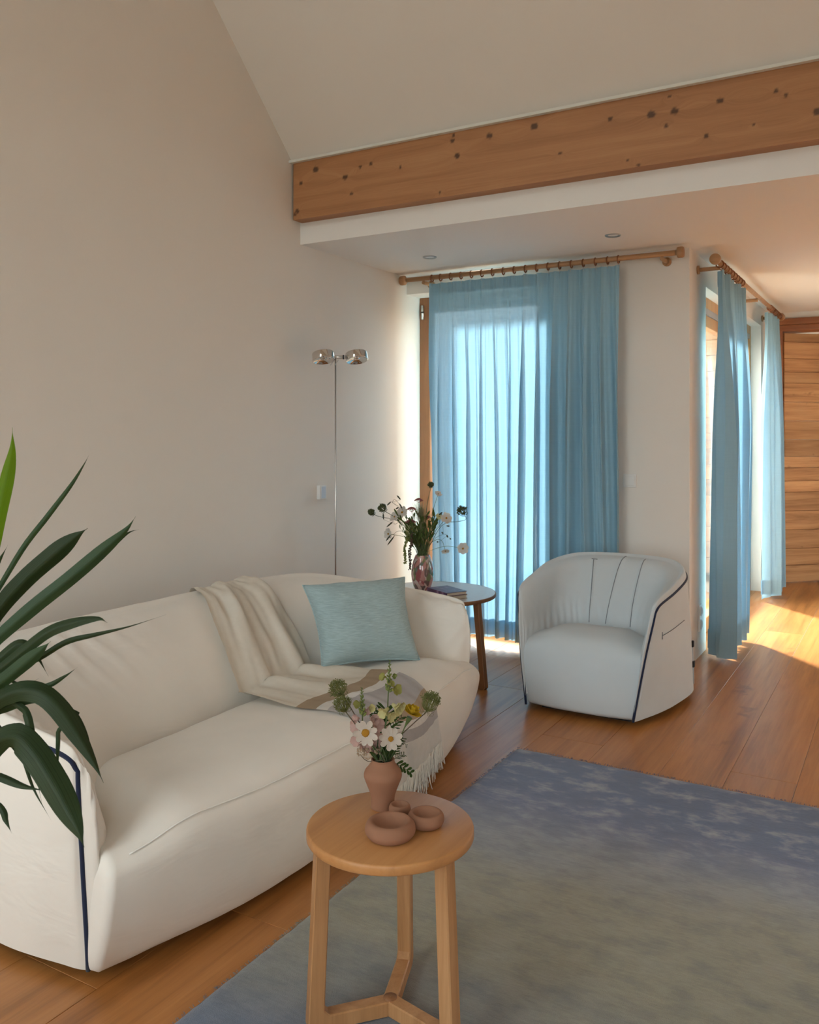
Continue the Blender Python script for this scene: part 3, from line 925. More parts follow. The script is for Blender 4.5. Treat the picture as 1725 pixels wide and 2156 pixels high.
def sofa():
    yc = 2.43
    so = empty('sofa', (-2.1, yc, 0), 'long cream linen sofa with curved back and navy piping', 'sofa')
    base = [(-2.60, 0, .03), (-2.60, .35, .03), (-2.60, .66, .03), (-2.545, .86, .03), (-2.36, .975, .03), (-2.05, 1.02, .03), (-1.82, 1.0, .03), (-1.76, .985, .03)]
    mid = [(-2.625, 0, .36), (-2.625, .35, .36), (-2.62, .68, .36), (-2.555, .89, .35), (-2.36, 1.01, .34), (-2.04, 1.06, .33), (-1.79, 1.04, .31), (-1.738, 1.018, .31)]
    top = [(-2.575, 0, .675), (-2.575, .35, .675), (-2.57, .66, .67), (-2.50, .875, .66), (-2.32, .995, .64), (-2.04, 1.05, .61), (-1.775, 1.052, .585), (-1.728, 1.040, .548)]
    cre = [(-2.52, 0, .695), (-2.52, .35, .695), (-2.515, .63, .69), (-2.45, .83, .682), (-2.29, .945, .66), (-2.03, 1.01, .63), (-1.77, 1.030, .598), (-1.718, 1.028, .555)]
    inu = [(-2.42, 0, .66), (-2.42, .34, .66), (-2.41, .58, .655), (-2.35, .755, .645), (-2.22, .87, .62), (-2.00, .945, .585), (-1.76, 1.005, .56), (-1.706, 1.022, .53)]
    inm = [(-2.24, 0, .50), (-2.24, .33, .50), (-2.23, .53, .50), (-2.18, .69, .49), (-2.09, .80, .475), (-1.94, .875, .46), (-1.75, .965, .45), (-1.695, 1.012, .44)]
    cra = [(-2.135, 0, .345), (-2.135, .33, .345), (-2.12, .52, .345), (-2.06, .66, .34), (-1.97, .76, .335), (-1.87, .84, .33), (-1.75, .93, .31), (-1.708, .995, .30)]
    und = [(-2.12, 0, .22), (-2.12, .33, .22), (-2.11, .50, .22), (-2.04, .63, .22), (-1.94, .73, .21), (-1.86, .82, .2), (-1.78, .9, .1), (-1.750, .972, .08)]
    rails = [mirror(r, yc) for r in (base, mid, top, cre, inu, inm, cra, und)]
    nb = 64

    def disp(s, b, p):
        # b: 0 base outer, 2/7 top piping, 1 under seat
        d = 0.003 * noise.noise(p * 4.0) + 0.0012 * noise.noise(p * 11.0)
        inner = smooth(0.34, 0.40, b) * (1 - smooth(0.72, 0.86, b))
        pl = (p.y * 1.0 + p.x * 0.6)
        wr = noise.noise(Vector((pl * 20 + b * 16, b * 3.0 + pl * 0.6, 1.0)))
        loc = smooth(0.25, 0.6, noise.noise(Vector((pl * 1.6, 4.2, 0))) + 0.35)
        d += inner * 0.0085 * wr * loc
        g_ = math.exp(-((p.y - 1.98) / 0.24) ** 2) * math.exp(-((b - 0.58) / 0.10) ** 2)
        d -= g_ * 0.008 * max(0.0, math.sin((p.y + 0.55 * p.z) * 70 + 3 * noise.noise(p * 5))) ** 3
        arm = smooth(0.62, 0.75, abs(s - 0.5) * 2)
        rim = math.exp(-((b - 0.47) / 0.06) ** 2)
        d -= rim * arm * 0.009 * (0.5 + 0.5 * math.sin(pl * 105 + 5 * noise.noise(p * 6))) ** 4
        return d
    rows, R = loft(rails, 190, nb, disp)
    kb = int(round((nb - 1) * 2 / 7))
    outer = MB().grid([r[:kb + 1] for r in rows]).build('outer_shell', M_SOFA, so)
    inner = MB().grid([r[kb:] for r in rows]).build('back_and_arm_padding', M_SOFA, so)
    close_fronts(rows, kb, 'arm_front', M_SOFA, so)
    # piping: up the front edge, along the top rim, down the other front edge
    p1 = [v for v in rows[0][:kb + 1]]
    p2 = [r[kb] for r in rows]
    p3 = [v for v in rows[-1][:kb + 1]][::-1]
    MB().tube(p1 + p2[1:] + p3[1:], 0.0062, 8).build('piping', M_PIPE, so)
    # seat with bowed front
    na, nbb = 121, 60
    prof_mid = [(-2.15, .24), (-2.128, .345), (-2.075, .378), (-1.94, .398), (-1.76, .412), (-1.63, .405), (-1.545, .365), (-1.515, .29), (-1.535, .15), (-1.585, .045), (-1.62, .028)]
    halfw = [.66, .74, .83, .90, .955, .985, 1.0, 1.01, 1.0, .985, .96]
    bow = [0, .0, .005, .02, .05, .085, .115, .13, .14, .135, .13]
    drop = [0, .02, .045, .055, .06, .055, .04, .015, 0, 0, 0]
    rows2 = []
    P3 = cr([(a, b, c_) for (a, b), c_ in zip(prof_mid, halfw)], nbb)
    B3 = cr([(a, b, 0) for a, b in zip(bow, drop)], nbb)
    for k in range(nbb):
        x, z, hw = P3[k]
        bo, dr = B3[k].x, B3[k].y
        row = []
        for i in range(na):
            a = -1 + 2 * i / (na - 1)
            aa = math.sin(a * math.pi / 2) * 0.35 + a * 0.65
            e = smooth(0.75, 1.0, abs(aa))
            q = Vector((x - bo * abs(aa) ** 2.4, yc + aa * hw, z - dr * e))
            q.z += 0.006 * noise.noise(Vector((q.x * 3, q.y * 3, 2))) + 0.002 * noise.noise(Vector((q.x * 5, q.y * 14, 5)))
            q.x += 0.003 * noise.noise(Vector((q.y * 4, q.z * 6, 8)))
            row.append(q)
        f = 0.12 * smooth(-1.95, -1.65, x)
        row = [row[0] + Vector((-f, 0.012, 0)), row[0] + Vector((-f * 0.2, -0.004, 0))] + row + [row[-1] + Vector((-f * 0.2, 0.004, 0)), row[-1] + Vector((-f, -0.012, 0))]
        rows2.append(row)
    seat = MB().grid(rows2).build('seat', M_SOFA, so)
    ks = int(nbb * 0.585)
    MB().tube([q + Vector((0.0025, 0, 0.0015)) for q in rows2[ks][6:-6]], 0.002, 6).build('seat_seam', M_SEAM, so)
    base_b = MB().box((-2.5, yc - .85, 0.0), (-1.8, yc + .85, 0.05)).build('base_plinth', M_BLACK, so)
    return so, (outer, inner, seat)


SOFA, SOFA_MESHES = sofa()


def armchair():
    cx, cy = -1.365, 4.32
    ch = empty('armchair', (cx, cy, 0), 'pale blue grey tub armchair with navy piping beside the curtain', 'armchair')
    # local frame: X' = depth towards the back (+y), d = half width along x
    def rail(h):
        lo = [Vector((cx - d, y, z)) for y, d, z in h[::-1]]
        hi = [Vector((cx + d, y, z)) for y, d, z in h[1:]]
        return lo + hi
    base = [(4.72, 0, .035), (4.72, .18, .035), (4.69, .32, .035), (4.56, .395, .035), (4.24, .362, .035), (3.99, .29, .035), (3.925, .262, .035)]
    mid = [(4.725, 0, .33), (4.72, .19, .33), (4.68, .32, .33), (4.53, .39, .32), (4.24, .375, .31), (4.01, .327, .30), (3.955, .303, .30)]
    top = [(4.70, 0, .665), (4.69, .19, .662), (4.645, .305, .65), (4.50, .372, .625), (4.26, .372, .59), (4.06, .352, .562), (4.015, .340, .530)]
    cre = [(4.66, 0, .682), (4.65, .17, .68), (4.605, .275, .667), (4.47, .338, .64), (4.25, .345, .605), (4.05, .335, .575), (4.005, .328, .536)]
    inu = [(4.58, 0, .65), (4.57, .15, .65), (4.53, .235, .635), (4.42, .29, .61), (4.23, .305, .575), (4.04, .318, .545), (3.995, .322, .515)]
    inm = [(4.47, 0, .50), (4.46, .13, .50), (4.42, .21, .49), (4.34, .26, .475), (4.19, .28, .45), (4.02, .295, .43), (3.970, .307, .42)]
    cra = [(4.40, 0, .345), (4.39, .12, .345), (4.36, .19, .34), (4.28, .24, .335), (4.15, .262, .33), (4.00, .277, .31), (3.952, .291, .30)]
    und = [(4.37, 0, .2), (4.36, .1, .2), (4.33, .17, .2), (4.26, .22, .2), (4.13, .25, .2), (3.98, .256, .1), (3.934, .264, .08)]
    nb = 58
    CH = ((0.424, 0.432, 0.54), (0.512, 0.488, 0.45), (0.565, 0.58, 0.49))
    def disp(s, b, p):
        d = 0.002 * noise.noise(p * 6.0)
        inner = smooth(0.36, 0.45, b) * (1 - smooth(0.78, 0.9, b))
        # vertical channels on the backrest
        for s0, s1, b0 in CH:
            d -= inner * 0.007 * smooth(b0 - 0.05, b0 + 0.05, b) * math.exp(-((s - lerp(s0, s1, (b - 0.45) / 0.4)) / 0.006) ** 2)
        low = math.exp(-((b - 0.80) / 0.06) ** 2)
        d += low * 0.002 * math.sin(s * 170 + 4 * noise.noise(p * 9))
        return d
    rows, R = loft([rail(r) for r in (base, mid, top, cre, inu, inm, cra, und)], 230, nb, disp)
    kb = int(round((nb - 1) * 2 / 7))
    MB().grid([r[:kb + 1] for r in rows]).build('outer_shell', M_CHAIR, ch)
    inner = MB().grid([r[kb:] for r in rows]).build('back_and_arm_padding', M_CHAIR, ch)
    close_fronts(rows, kb, 'arm_front', M_CHAIR, ch)
    p1 = rows[0][:kb + 1]
    p2 = [r[kb] for r in rows]
    p3 = rows[-1][:kb + 1][::-1]
    MB().tube(list(p1) + p2[1:] + list(p3)[1:], 0.0066, 8).build('piping', M_PIPE, ch)
    for s0, s1, b0 in CH:
        pts = []
        for j in range(int(nb * b0), int(nb * 0.86)):
            b = j / (nb - 1)
            si = lerp(s0, s1, (b - 0.45) / 0.4) * 229
            i = int(si)
            pts.append(rows[i][j].lerp(rows[i + 1][j], si - i) + Vector((0, -0.0015, 0.001)))
        if b0 > 0.5:
            MB().tube([pts[0] - Vector((0.012, 0, 0)), pts[0] + Vector((0.02, -0.001, 0))], 0.0015, 5).build('channel_stitch', M_STITCH, inner)
        MB().tube(pts, 0.0017, 5).build('channel_stitch', M_STITCH, inner)
    # slit pocket on the outside of the arm
    pts = []
    for k in range(14):
        s = 0.885 - 0.095 * k / 13
        i = int(round(s * 229))
        j = kb * (0.70 + 0.0 * k)
        pts.append(rows[i][int(j)] + Vector((0.002, -0.001, 0.0)))
    pk = MB().tube(pts, 0.0017, 5)
    pk.tube([pts[0] + Vector((0, 0, 0.017)), pts[0] - Vector((0, 0, 0.017))], 0.0017, 5)
    pk.build('pocket_slit', M_STITCH, ch)
    # seat
    prof = [(4.45, .22), (4.42, .325), (4.36, .36), (4.24, .385), (4.11, .395), (4.00, .375), (3.945, .32), (3.925, .24), (3.918, .13), (3.928, .05), (3.95, .03)]
    hw = [.16, .19, .22, .255, .28, .297, .305, .303, .288, .270, .25]
    bow = [0, 0, 0, 0, .005, .012, .02, .028, .028, .024, .02]
    drop = [0, .02, .035, .04, .04, .035, .02, .005, 0, 0, 0]
    P3 = cr([(a, b, c_) for (a, b), c_ in zip(prof, hw)], 50)
    B3 = cr([(a, b, 0) for a, b in zip(bow, drop)], 50)
    rows2 = []
    for k in range(50):
        y, z, h = P3[k]
        row = []
        for i in range(61):
            a = -1 + 2 * i / 60
            aa = math.sin(a * math.pi / 2) * 0.4 + a * 0.6
            e = smooth(0.5, 1.0, abs(aa))
            q = Vector((cx + aa * h, y + B3[k].x * abs(aa) ** 2.2, z - B3[k].y * e))
            q.z += 0.003 * noise.noise(q * 5)
            row.append(q)
        f = 0.07 * smooth(4.3, 4.0, y)
        row = [row[0] + Vector((0.006, f, 0)), row[0] + Vector((-0.002, f * 0.2, 0))] + row + [row[-1] + Vector((0.002, f * 0.2, 0)), row[-1] + Vector((-0.006, f, 0))]
        rows2.append(row)
    MB().grid(rows2).build('seat', M_CHAIR, ch)
    MB().box((cx - .22, 4.03, 0.0), (cx + .22, 4.60, 0.045)).build('base_plinth', M_BLACK, ch)
    # back closure: edge strip and two webbing buckles near the bottom right corner
    jj = int(kb * 0.35)
    i = max(range(120, 229), key=lambda q: rows[q][jj].dot(RT) / rows[q][jj].dot(FW)) + 2
    pts = [rows[i][j] + Vector((0.003, 0, 0)) for j in range(1, int(kb * 0.55))]
    MB().tube(pts, 0.003, 6).build('back_closure', M_CHAIR, ch)
    for j in (int(kb * 0.30), int(kb * 0.45)):
        p = rows[i][j]
        MB().box((p.x - 0.012, p.y - 0.012, p.z - 0.016), (p.x + 0.010, p.y + 0.012, p.z + 0.016), 0.003).build('buckle', M_BLACK, ch)
    # rotate a little
    return ch


armchair()

# ------------------------------------------------------------------ pillow
def pillow():
    BL, BR, TR, TL = Vector((-2.03, 2.795, .42)), Vector((-1.775, 3.135, .41)), Vector((-1.955, 3.315, .715)), Vector((-2.255, 2.965, .705))
    n = 44
    nr = (BR - BL).cross(TL - BL).normalized()
    if nr.dot(-FW) < 0:
        nr = -nr
    cen = (BL + BR + TR + TL) / 4
    front, back = [], []
    for j in range(n + 1):
        fr, bk = [], []
        for i in range(n + 1):
            u, v = i / n, j / n
            # sides pulled in between the corners
            uu, vv = u * 2 - 1, v * 2 - 1
            pu = uu * (1 - 0.10 * (1 - vv * vv) ** 1.0 * abs(uu) ** 1.5)
            pv = vv * (1 - 0.10 * (1 - uu * uu) * abs(vv) ** 1.5)
            a, b = (pu + 1) / 2, (pv + 1) / 2
            p = BL * (1 - a) * (1 - b) + BR * a * (1 - b) + TR * a * b + TL * (1 - a) * b
            h = 0.095 * max(0, (1 - uu ** 4)) ** 0.55 * max(0, (1 - vv ** 4)) ** 0.55
            h *= 0.78 + 0.22 * math.cos(uu * 1.2) * math.cos(vv * 1.2)
            w_ = 0.005 * noise.noise(Vector((u * 4, v * 4, 1))) + 0.0035 * noise.noise(Vector((u * 9 + v * 5, v * 3, 3)))
            edge = min(1, h / 0.03)
            fr.append(p + nr * (h + w_ * edge))
            bk.append(p - nr * (h * 0.8))
        front.append(fr)
        back.append(bk)
    o = empty('cushion', BL.lerp(BR, 0.5)[:], 'square grey teal linen cushion leaning in the sofa corner', 'cushion')
    MB().grid(front).grid(back).build('cover', M_PILLOW, o)
    rim = [front[0][i] for i in range(n + 1)] + [front[j][n] for j in range(1, n + 1)] + [front[n][i] for i in range(n - 1, -1, -1)] + [front[j][0] for j in range(n - 1, -1, -1)]
    MB().tube(rim, 0.0032, 6, False).build('edge_seam', M_PILLOW, o)


pillow()

# ------------------------------------------------------------------ throw blanket laid over the sofa surface
def throw():
    vs_, fs = [], []
    for ob in SOFA_MESHES:
        b = len(vs_)
        vs_ += [ob.matrix_world @ v.co for v in ob.data.vertices]
        fs += [[i + b for i in p.vertices] for p in ob.data.polygons]
    bvh = BVHTree.FromPolygons(vs_, fs)
    left = [(-2.64, 2.66, .52), (-2.60, 2.63, .68), (-2.50, 2.60, .71), (-2.38, 2.53, .64), (-2.24, 2.46, .52), (-2.10, 2.40, .39), (-1.95, 2.37, .41), (-1.76, 2.375, .43), (-1.60, 2.40, .42), (-1.515, 2.44, .33), (-1.51, 2.48, .24), (-1.53, 2.52, .13)]
    right = [(-2.64, 2.93, .52), (-2.60, 2.93, .68), (-2.50, 2.95, .71), (-2.38, 2.94, .64), (-2.24, 2.90, .52), (-2.10, 2.86, .39), (-1.95, 2.88, .41), (-1.76, 2.90, .43), (-1.62, 2.85, .42), (-1.53, 2.82, .34), (-1.52, 2.84, .27), (-1.53, 2.87, .20)]
    nl, nw = 150, 70
    L, Rr = cr(left, nl), cr(right, nl)
    rows = []
    for j in range(nl):
        s = j / (nl - 1)
        row = []
        for i in range(nw):
            a = i / (nw - 1)
            p = L[j].lerp(Rr[j], a)
            hit = bvh.find_nearest(p)
            q, nrm = hit[0], hit[1]
            out = p - q
            if nrm.dot(Vector((0.45, -0.1, 1))) < 0 and s > 0.12:
                nrm = -nrm
            if s <= 0.12 and nrm.x > 0 and q.x < -2.58:
                nrm = -nrm
            drape = smooth(0.05, 0.25, s) * (1 - smooth(0.50, 0.62, s))
            fold = (0.5 + 0.5 * math.sin(a * 13 + 2.2 * math.sin(s * 5) + 1.0 + 1.8 * noise.noise(Vector((a * 2.5, s * 4, 1))))) ** 2 * 0.026 * drape
            fold += (0.5 + 0.5 * math.sin(a * 31 - s * 11 + 2.5 * noise.noise(Vector((a * 2, s * 6, 4))))) * 0.010 * drape
            fold += 0.007 * noise.noise(Vector((a * 16, s * 7, 6)))
            fold += 0.006 * noise.noise(Vector((a * 3, s * 14, 2))) + 0.004 * noise.noise(Vector((a * 7, s * 20, 9)))
            crease = math.exp(-((s - 0.45) / 0.05) ** 2)
            off = 0.009 + max(fold, -0.004) + crease * 0.02 * (1 - abs(a - 0.45))
            row.append(q + nrm.normalized() * off)
        rows.append(row)
    # smooth the sheet once so that it hangs clear of sharp creases
    for _ in range(3):
        new = [r[:] for r in rows]
        for j in range(1, nl - 1):
            for i in range(1, nw - 1):
                new[j][i] = (rows[j][i] * 2 + rows[j - 1][i] + rows[j + 1][i] + rows[j][i - 1] + rows[j][i + 1]) / 6
        rows = new
    t = NT('striped_wool_throw')
    s_at = t.n('Attribute', None, attribute_name='along').outputs['Fac']
    cream, tan, wht, gry = (0.80, 0.745, 0.65), (0.46, 0.36, 0.26), (0.80, 0.78, 0.74), (0.52, 0.50, 0.50)
    c = t.ramp(s_at, [(0.0, cream), (0.600, tan), (0.640, wht), (0.662, gry), (0.765, tan), (0.80, wht), (0.825, gry), (0.875, wht)], 'CONSTANT')
    o_ = t.obj()
    wv = t.noise(o_, 700, 2)
    c = t.mix(t.noise(o_, 40, 3), t.mix(1.0, c, (0.9, 0.89, 0.87), 'MULTIPLY'), c)
    d = t.n('BsdfDiffuse', {'Color': c, 'Normal': t.bump(wv, 0.4, 0.001)}).outputs[0]
    tl = t.n('BsdfTranslucent', {'Color': c}).outputs[0]
    m = t.done(t.n('MixShader', {0: 0.15, 1: d, 2: tl}).outputs[0])
    th = empty('throw_blanket', (-2.05, 2.62, 0.4), 'cream wool throw with tan and grey stripes draped over sofa', 'blanket')
    o = MB().grid(rows).build('cloth', m, th, merge=False)
    at = o.data.attributes.new('along', 'FLOAT', 'POINT')
    for j in range(nl):
        for i in range(nw):
            at.data[j * nw + i].value = j / (nl - 1) + 0.012 * math.sin(i * 0.11)
    # fringe
    rg = random.Random(8)
    fr = MB()
    for i in range(0, nw):
        for q_ in range(3):
            p = rows[-1][i].lerp(rows[-1][min(i + 1, nw - 1)], rg.random())
            pts = [p]
            dr = Vector((rg.uniform(-0.12, 0.05), rg.uniform(-0.22, 0.22), -1)).normalized()
            ln = rg.uniform(0.075, 0.125)
            for k in range(1, 5):
                dr = (dr + Vector((rg.uniform(-0.12, 0.10), rg.uniform(-0.18, 0.18), 0))).normalized()
                pts.append(pts[-1] + dr * ln / 4)
            pts = [Vector((max(v.x, -1.555 if v.z > 0.1 else -1.60), v.y, max(v.z, 0.006))) for v in pts]
            fr.tube(pts, 0.0016, 4)
    fo = fr.build('fringe', M_SEAM, th)
    fo['kind'] = 'stuff'


throw()

# ------------------------------------------------------------------ tables
def trestle_table(name, c, R, h, ang0, foot_r, top_r, sec, top_mat, leg_mat, edge_mat, thick, label):
    cx, cy = c
    root = empty(name, (cx, cy, Z0), label, 'side table')
    tz = h
    prof = [(0.001, tz - thick), (R - 0.008, tz - thick), (R - 0.002, tz - thick + 0.003), (R, tz - thick + 0.006), (R, tz - 0.005), (R - 0.0015, tz - 0.0015), (R - 0.005, tz), (0.001, tz)]
    if edge_mat is None:
        MB().lathe(prof, 72, (cx, cy, 0)).build('tabletop', top_mat, root)
    else:
        tp = MB().lathe(prof[:-1] + [(R - 0.006, tz - 0.0005)], 72, (cx, cy, 0)).build('tabletop', edge_mat, root)
        MB().lathe([(R - 0.006, tz - 0.0006), (0.001, tz)], 72, (cx, cy, 0)).build('laminate_surface', top_mat, tp)
    for k in range(3):
        a = ang0 + 2 * math.pi * k / 3
        d = Vector((math.cos(a), math.sin(a), 0))
        n = Vector((-math.sin(a), math.cos(a), 0))
        wid, dep = sec          # width across, depth radial
        # L-shaped outline in (r, z): foot bar then upright, drawn as one side profile
        pr = [(0.0, Z0), (foot_r - 0.012, Z0), (foot_r, Z0 + 0.012), (top_r, tz - thick), (top_r - dep, tz - thick), (foot_r - dep - 0.004, Z0 + dep + 0.012), (foot_r - dep - 0.016, Z0 + dep), (0.0, Z0 + dep)]
        mb = MB()
        nn = len(pr)
        c0 = Vector((cx, cy, 0))
        cham = 0.003
        for sgn in (-1, 1):
            pass
        lay = []
        for off, ins in ((-wid / 2, cham), (-wid / 2 + cham, 0), (wid / 2 - cham, 0), (wid / 2, cham)):
            rowp = []
            cr_ = sum(p[0] for p in pr) / nn
            for i, (r, zz) in enumerate(pr):
                p0, p2 = pr[i - 1], pr[(i + 1) % nn]
                e1 = Vector((r - p0[0], zz - p0[1], 0)).normalized()
                e2 = Vector((p2[0] - r, p2[1] - zz, 0)).normalized()
                nrm = (Vector((-e1.y, e1.x, 0)) + Vector((-e2.y, e2.x, 0))).normalized()
                q = Vector((r, zz, 0)) + nrm * ins
                rowp.append(c0 + d * q.x + n * off + Vector((0, 0, q.y)))
            lay.append(rowp)
        vv_ = [p for r_ in lay for p in r_]
        ff = [tuple(range(nn)), tuple(range(3 * nn, 4 * nn))[::-1]]
        for l in range(3):
            for i in range(nn):
                j = (i + 1) % nn
                ff.append((l * nn + i, l * nn + j, (l + 1) * nn + j, (l + 1) * nn + i))
        mb.add(vv_, ff, False)
        mb.build('leg', leg_mat, root)
    MB().lathe([(0.001, Z0 + sec[1] + 0.0015), (0.0155, Z0 + sec[1] + 0.0015), (0.0165, Z0 + sec[1] - 0.002)], 24, (cx, cy, 0)).build('hub_plug', M_EDGE, root)
    return root


Z0 = 0.0145
trestle_table('side_table', (-1.048, 1.712), 0.194, 0.450, math.radians(109), 0.197, 0.178, (0.034, 0.034), M_OAKTOP, M_OAK, None, 0.026, 'small round oak side table on the rug in front of sofa')
Z0 = 0.0
trestle_table('side_table', (-2.30, 4.245), 0.335, 0.470, math.radians(-16), 0.375, 0.325, (0.03, 0.036), M_LAM, M_EDGE, M_EDGE, 0.022, 'larger round side table with pale top between sofa and curtain')

# ------------------------------------------------------------------ terracotta vase and triple bowl
TZ = 0.450
VX, VY = -1.112, 1.782
vz = empty('vase', (VX, VY, TZ), 'matte terracotta vase on the small oak table', 'vase')
prof = [(0.001, 0.0), (0.027, 0.0), (0.0285, 0.003), (0.0282, 0.018), (0.031, 0.035), (0.039, 0.056), (0.0452, 0.072), (0.0462, 0.080), (0.0435, 0.089), (0.0365, 0.098), (0.0305, 0.106), (0.0282, 0.113), (0.0285, 0.1165), (0.0265, 0.1175), (0.0248, 0.115), (0.0255, 0.105), (0.033, 0.094), (0.040, 0.080), (0.030, 0.045), (0.022, 0.012), (0.001, 0.008)]
prof = [(p.x, p.y) for p in cr([(a, b, 0) for a, b in prof], 80)]
MB().lathe(prof, 48, (VX, VY, TZ)).build('body', M_TERRA, vz)

lob = [((822, 1762), 0.0575, 0.038, 0.6), ((897, 1737), 0.0430, 0.031, 0.6), ((842, 1716), 0.0265, 0.027, 0.6)]
bw = empty('triple_bowl', (-1.0, 1.70, TZ), 'terracotta triple bowl of three joined round hollows', 'bowl')
mbw = MB()
cents = []
for (x, y), r, h, q in lob:
    p = P_z(x, y, TZ)
    cents.append((p.x, p.y, r, h))
# heap the three lobes into one smooth height-field solid
xs0, xs1 = min(c[0] - c[2] for c in cents) - .01, max(c[0] + c[2] for c in cents) + .01
ys0, ys1 = min(c[1] - c[2] for c in cents) - .01, max(c[1] + c[2] for c in cents) + .01
for (px_, py_, r, h) in cents:
    pr = [(0.001, 0.0), (r * 0.72, 0.0), (r * 0.88, h * 0.10), (r * 0.985, h * 0.34), (r, h * 0.52), (r * 0.955, h * 0.78), (r * 0.86, h * 0.95), (r * 0.76, h), (r * 0.67, h * 0.94), (r * 0.57, h * 0.76), (r * 0.42, h * 0.58), (r * 0.24, h * 0.50), (0.001, h * 0.48)]
    pr = [(max(0.0005, p.x), p.y) for p in cr([(a, b, 0) for a, b in pr], 40)]
    mbw.lathe(pr, 40, (px_, py_, TZ + 0.0005))
bo = mbw.build('body', M_TERRA, bw)
md = bo.modifiers.new('fuse', 'REMESH')
md.mode = 'VOXEL'
md.voxel_size = 0.0019
md.use_smooth_shade = True
md = bo.modifiers.new('soften', 'SMOOTH')
md.factor = 0.6
md.iterations = 8

# ------------------------------------------------------------------ flower builders
def bez(pts, n=14):
    return cr(pts, n)


def umbel(mb_d, c, axis, r, rays=34, seed=0, cup=1.0, dot=0.0011, rr=0.0006):
    """cupped seed head: curved rays from the base c, tipped with tiny fruits"""
    rg = random.Random(seed)
    ax = Vector(axis).normalized()
    u = ax.orthogonal().normalized()
    v = ax.cross(u)
    for k in range(rays):
        th = math.sqrt((k + 0.5) / rays) * 1.25 * cup
        ph = k * 2.39996 + rg.uniform(-0.2, 0.2)
        rad = u * math.cos(ph) + v * math.sin(ph)
        b = Vector(c)
        m_ = b + (ax * 0.55 * math.cos(th * 0.8) + rad * math.sin(th) * 0.78) * r
        e = b + (ax * (0.12 + 1.38 * math.cos(th)) + rad * math.sin(th) * 0.86) * r * rg.uniform(0.88, 1.06)
        mb_d.tube([b, b.lerp(m_, 0.6) + rad * r * 0.10 * math.sin(th), m_, e], [rr * 1.3, rr, rr, rr], 4, False)
        for q in range(7):
            o = Vector((rg.uniform(-1, 1), rg.uniform(-1, 1), rg.uniform(-1, 1))) * r * 0.17
            p = e + o
            mb_d.tube([e - (e - m_) * 0.3, p], [rr * 0.7, rr * 0.7], 3, False)
            mb_d.ball(p, dot * rg.uniform(0.8, 1.4), 5, 4)
    for k in range(9):
        ph = k * 0.7 + rg.uniform(-0.2, 0.2)
        rad = u * math.cos(ph) + v * math.sin(ph)
        b = Vector(c)
        mb_d.tube([b, b + rad * r * 0.35 - ax * r * 0.18, b + rad * r * 0.6 - ax * r * 0.05, b + rad * r * 0.62 + ax * r * 0.15], rr * 0.8, 3, False)


def petal_mesh(base, d, nrm, ln, wd, cup=0.15, n=6, notch=0.0):
    """petal from base along d with width axis = d x nrm"""
    d, nrm = Vector(d).normalized(), Vector(nrm).normalized()
    s = d.cross(nrm).normalized()
    rows = []
    for i in range(n + 1):
        t_ = i / n
        w_ = wd * (0.32 + 0.68 * math.sin(min(1.0, t_ * 1.35) * math.pi / 2)) * math.sqrt(max(0.0, 1 - (max(0.0, t_ - 0.7) / 0.3) ** 2 * 0.86))
        row = []
        for k in (-1, -0.5, 0, 0.5, 1):
            z_ = cup * ln * (t_ * t_ * 0.6) - cup * ln * 0.5 * (1 - k * k) * 0.5
            row.append(Vector(base) + d * (ln * t_ * (1 - notch * (k == 0) * (i == n))) + s * (k * w_ / 2) + nrm * z_)
        rows.append(row)
    return rows


def leaflets(mb_, base, d, ln, k, seed, wd=0.1, up=Vector((0, 0, 1))):
    """pinnate leaf"""
    rg = random.Random(seed)
    d = Vector(d).normalized()
    side = d.cross(Vector(FW)).normalized()
    rib = [Vector(base) + d * ln * t_ + Vector((0, 0, -1)) * ln * 0.18 * t_ * t_ for t_ in [i / 6 for i in range(7)]]
    mb_.tube(rib, 0.0006, 4, False)
    for i in range(k):
        t_ = 0.25 + 0.75 * i / max(1, k - 1)
        p = Vector(base) + d * ln * t_ + Vector((0, 0, -1)) * ln * 0.18 * t_ * t_
        for sg in (-1, 1):
            dd = (d * 0.7 + side * sg * 0.8 + Vector((rg.uniform(-.2, .2), rg.uniform(-.2, .2), rg.uniform(-.25, .1)))).normalized()
            mb_.grid(petal_mesh(p, dd, FW * -1 + Vector((0, 0, .3)), ln * 0.42 * (1 - 0.4 * t_), ln * wd, 0.1, 4))


def frilly(mb_, c, axis, r, seed, k=7):
    """ruffled snapdragon-like bloom"""
    rg = random.Random(seed)
    ax = Vector(axis).normalized()
    u = ax.orthogonal().normalized()
    v = ax.cross(u)
    for i in range(k):
        ph = 2 * math.pi * i / k + rg.uniform(-.25, .25)
        rad = u * math.cos(ph) + v * math.sin(ph)
        d = (ax * rg.uniform(0.25, 0.9) + rad).normalized()
        n_ = (ax - rad * 0.3).normalized()
        rows = petal_mesh(c, d, n_, r * rg.uniform(0.9, 1.15), r * 1.0, 0.35, 6)
        rows = [[q + n_ * r * 0.12 * noise.noise(q * 160) for q in rw] for rw in rows]
        mb_.grid(rows)
    mb_.tube([Vector(c) - ax * r * 0.7, Vector(c), Vector(c) + ax * r * 0.2], [r * 0.22, r * 0.34, r * 0.2], 8)


MOUTH = Vector((VX, VY, TZ + 0.114))
DV = (MOUTH - Vector((0, 0, H))).dot(FW)


def inmouth(k, n, r=0.015):
    a = k * 2.4
    return MOUTH + Vector((math.cos(a) * r, math.sin(a) * r, 0))


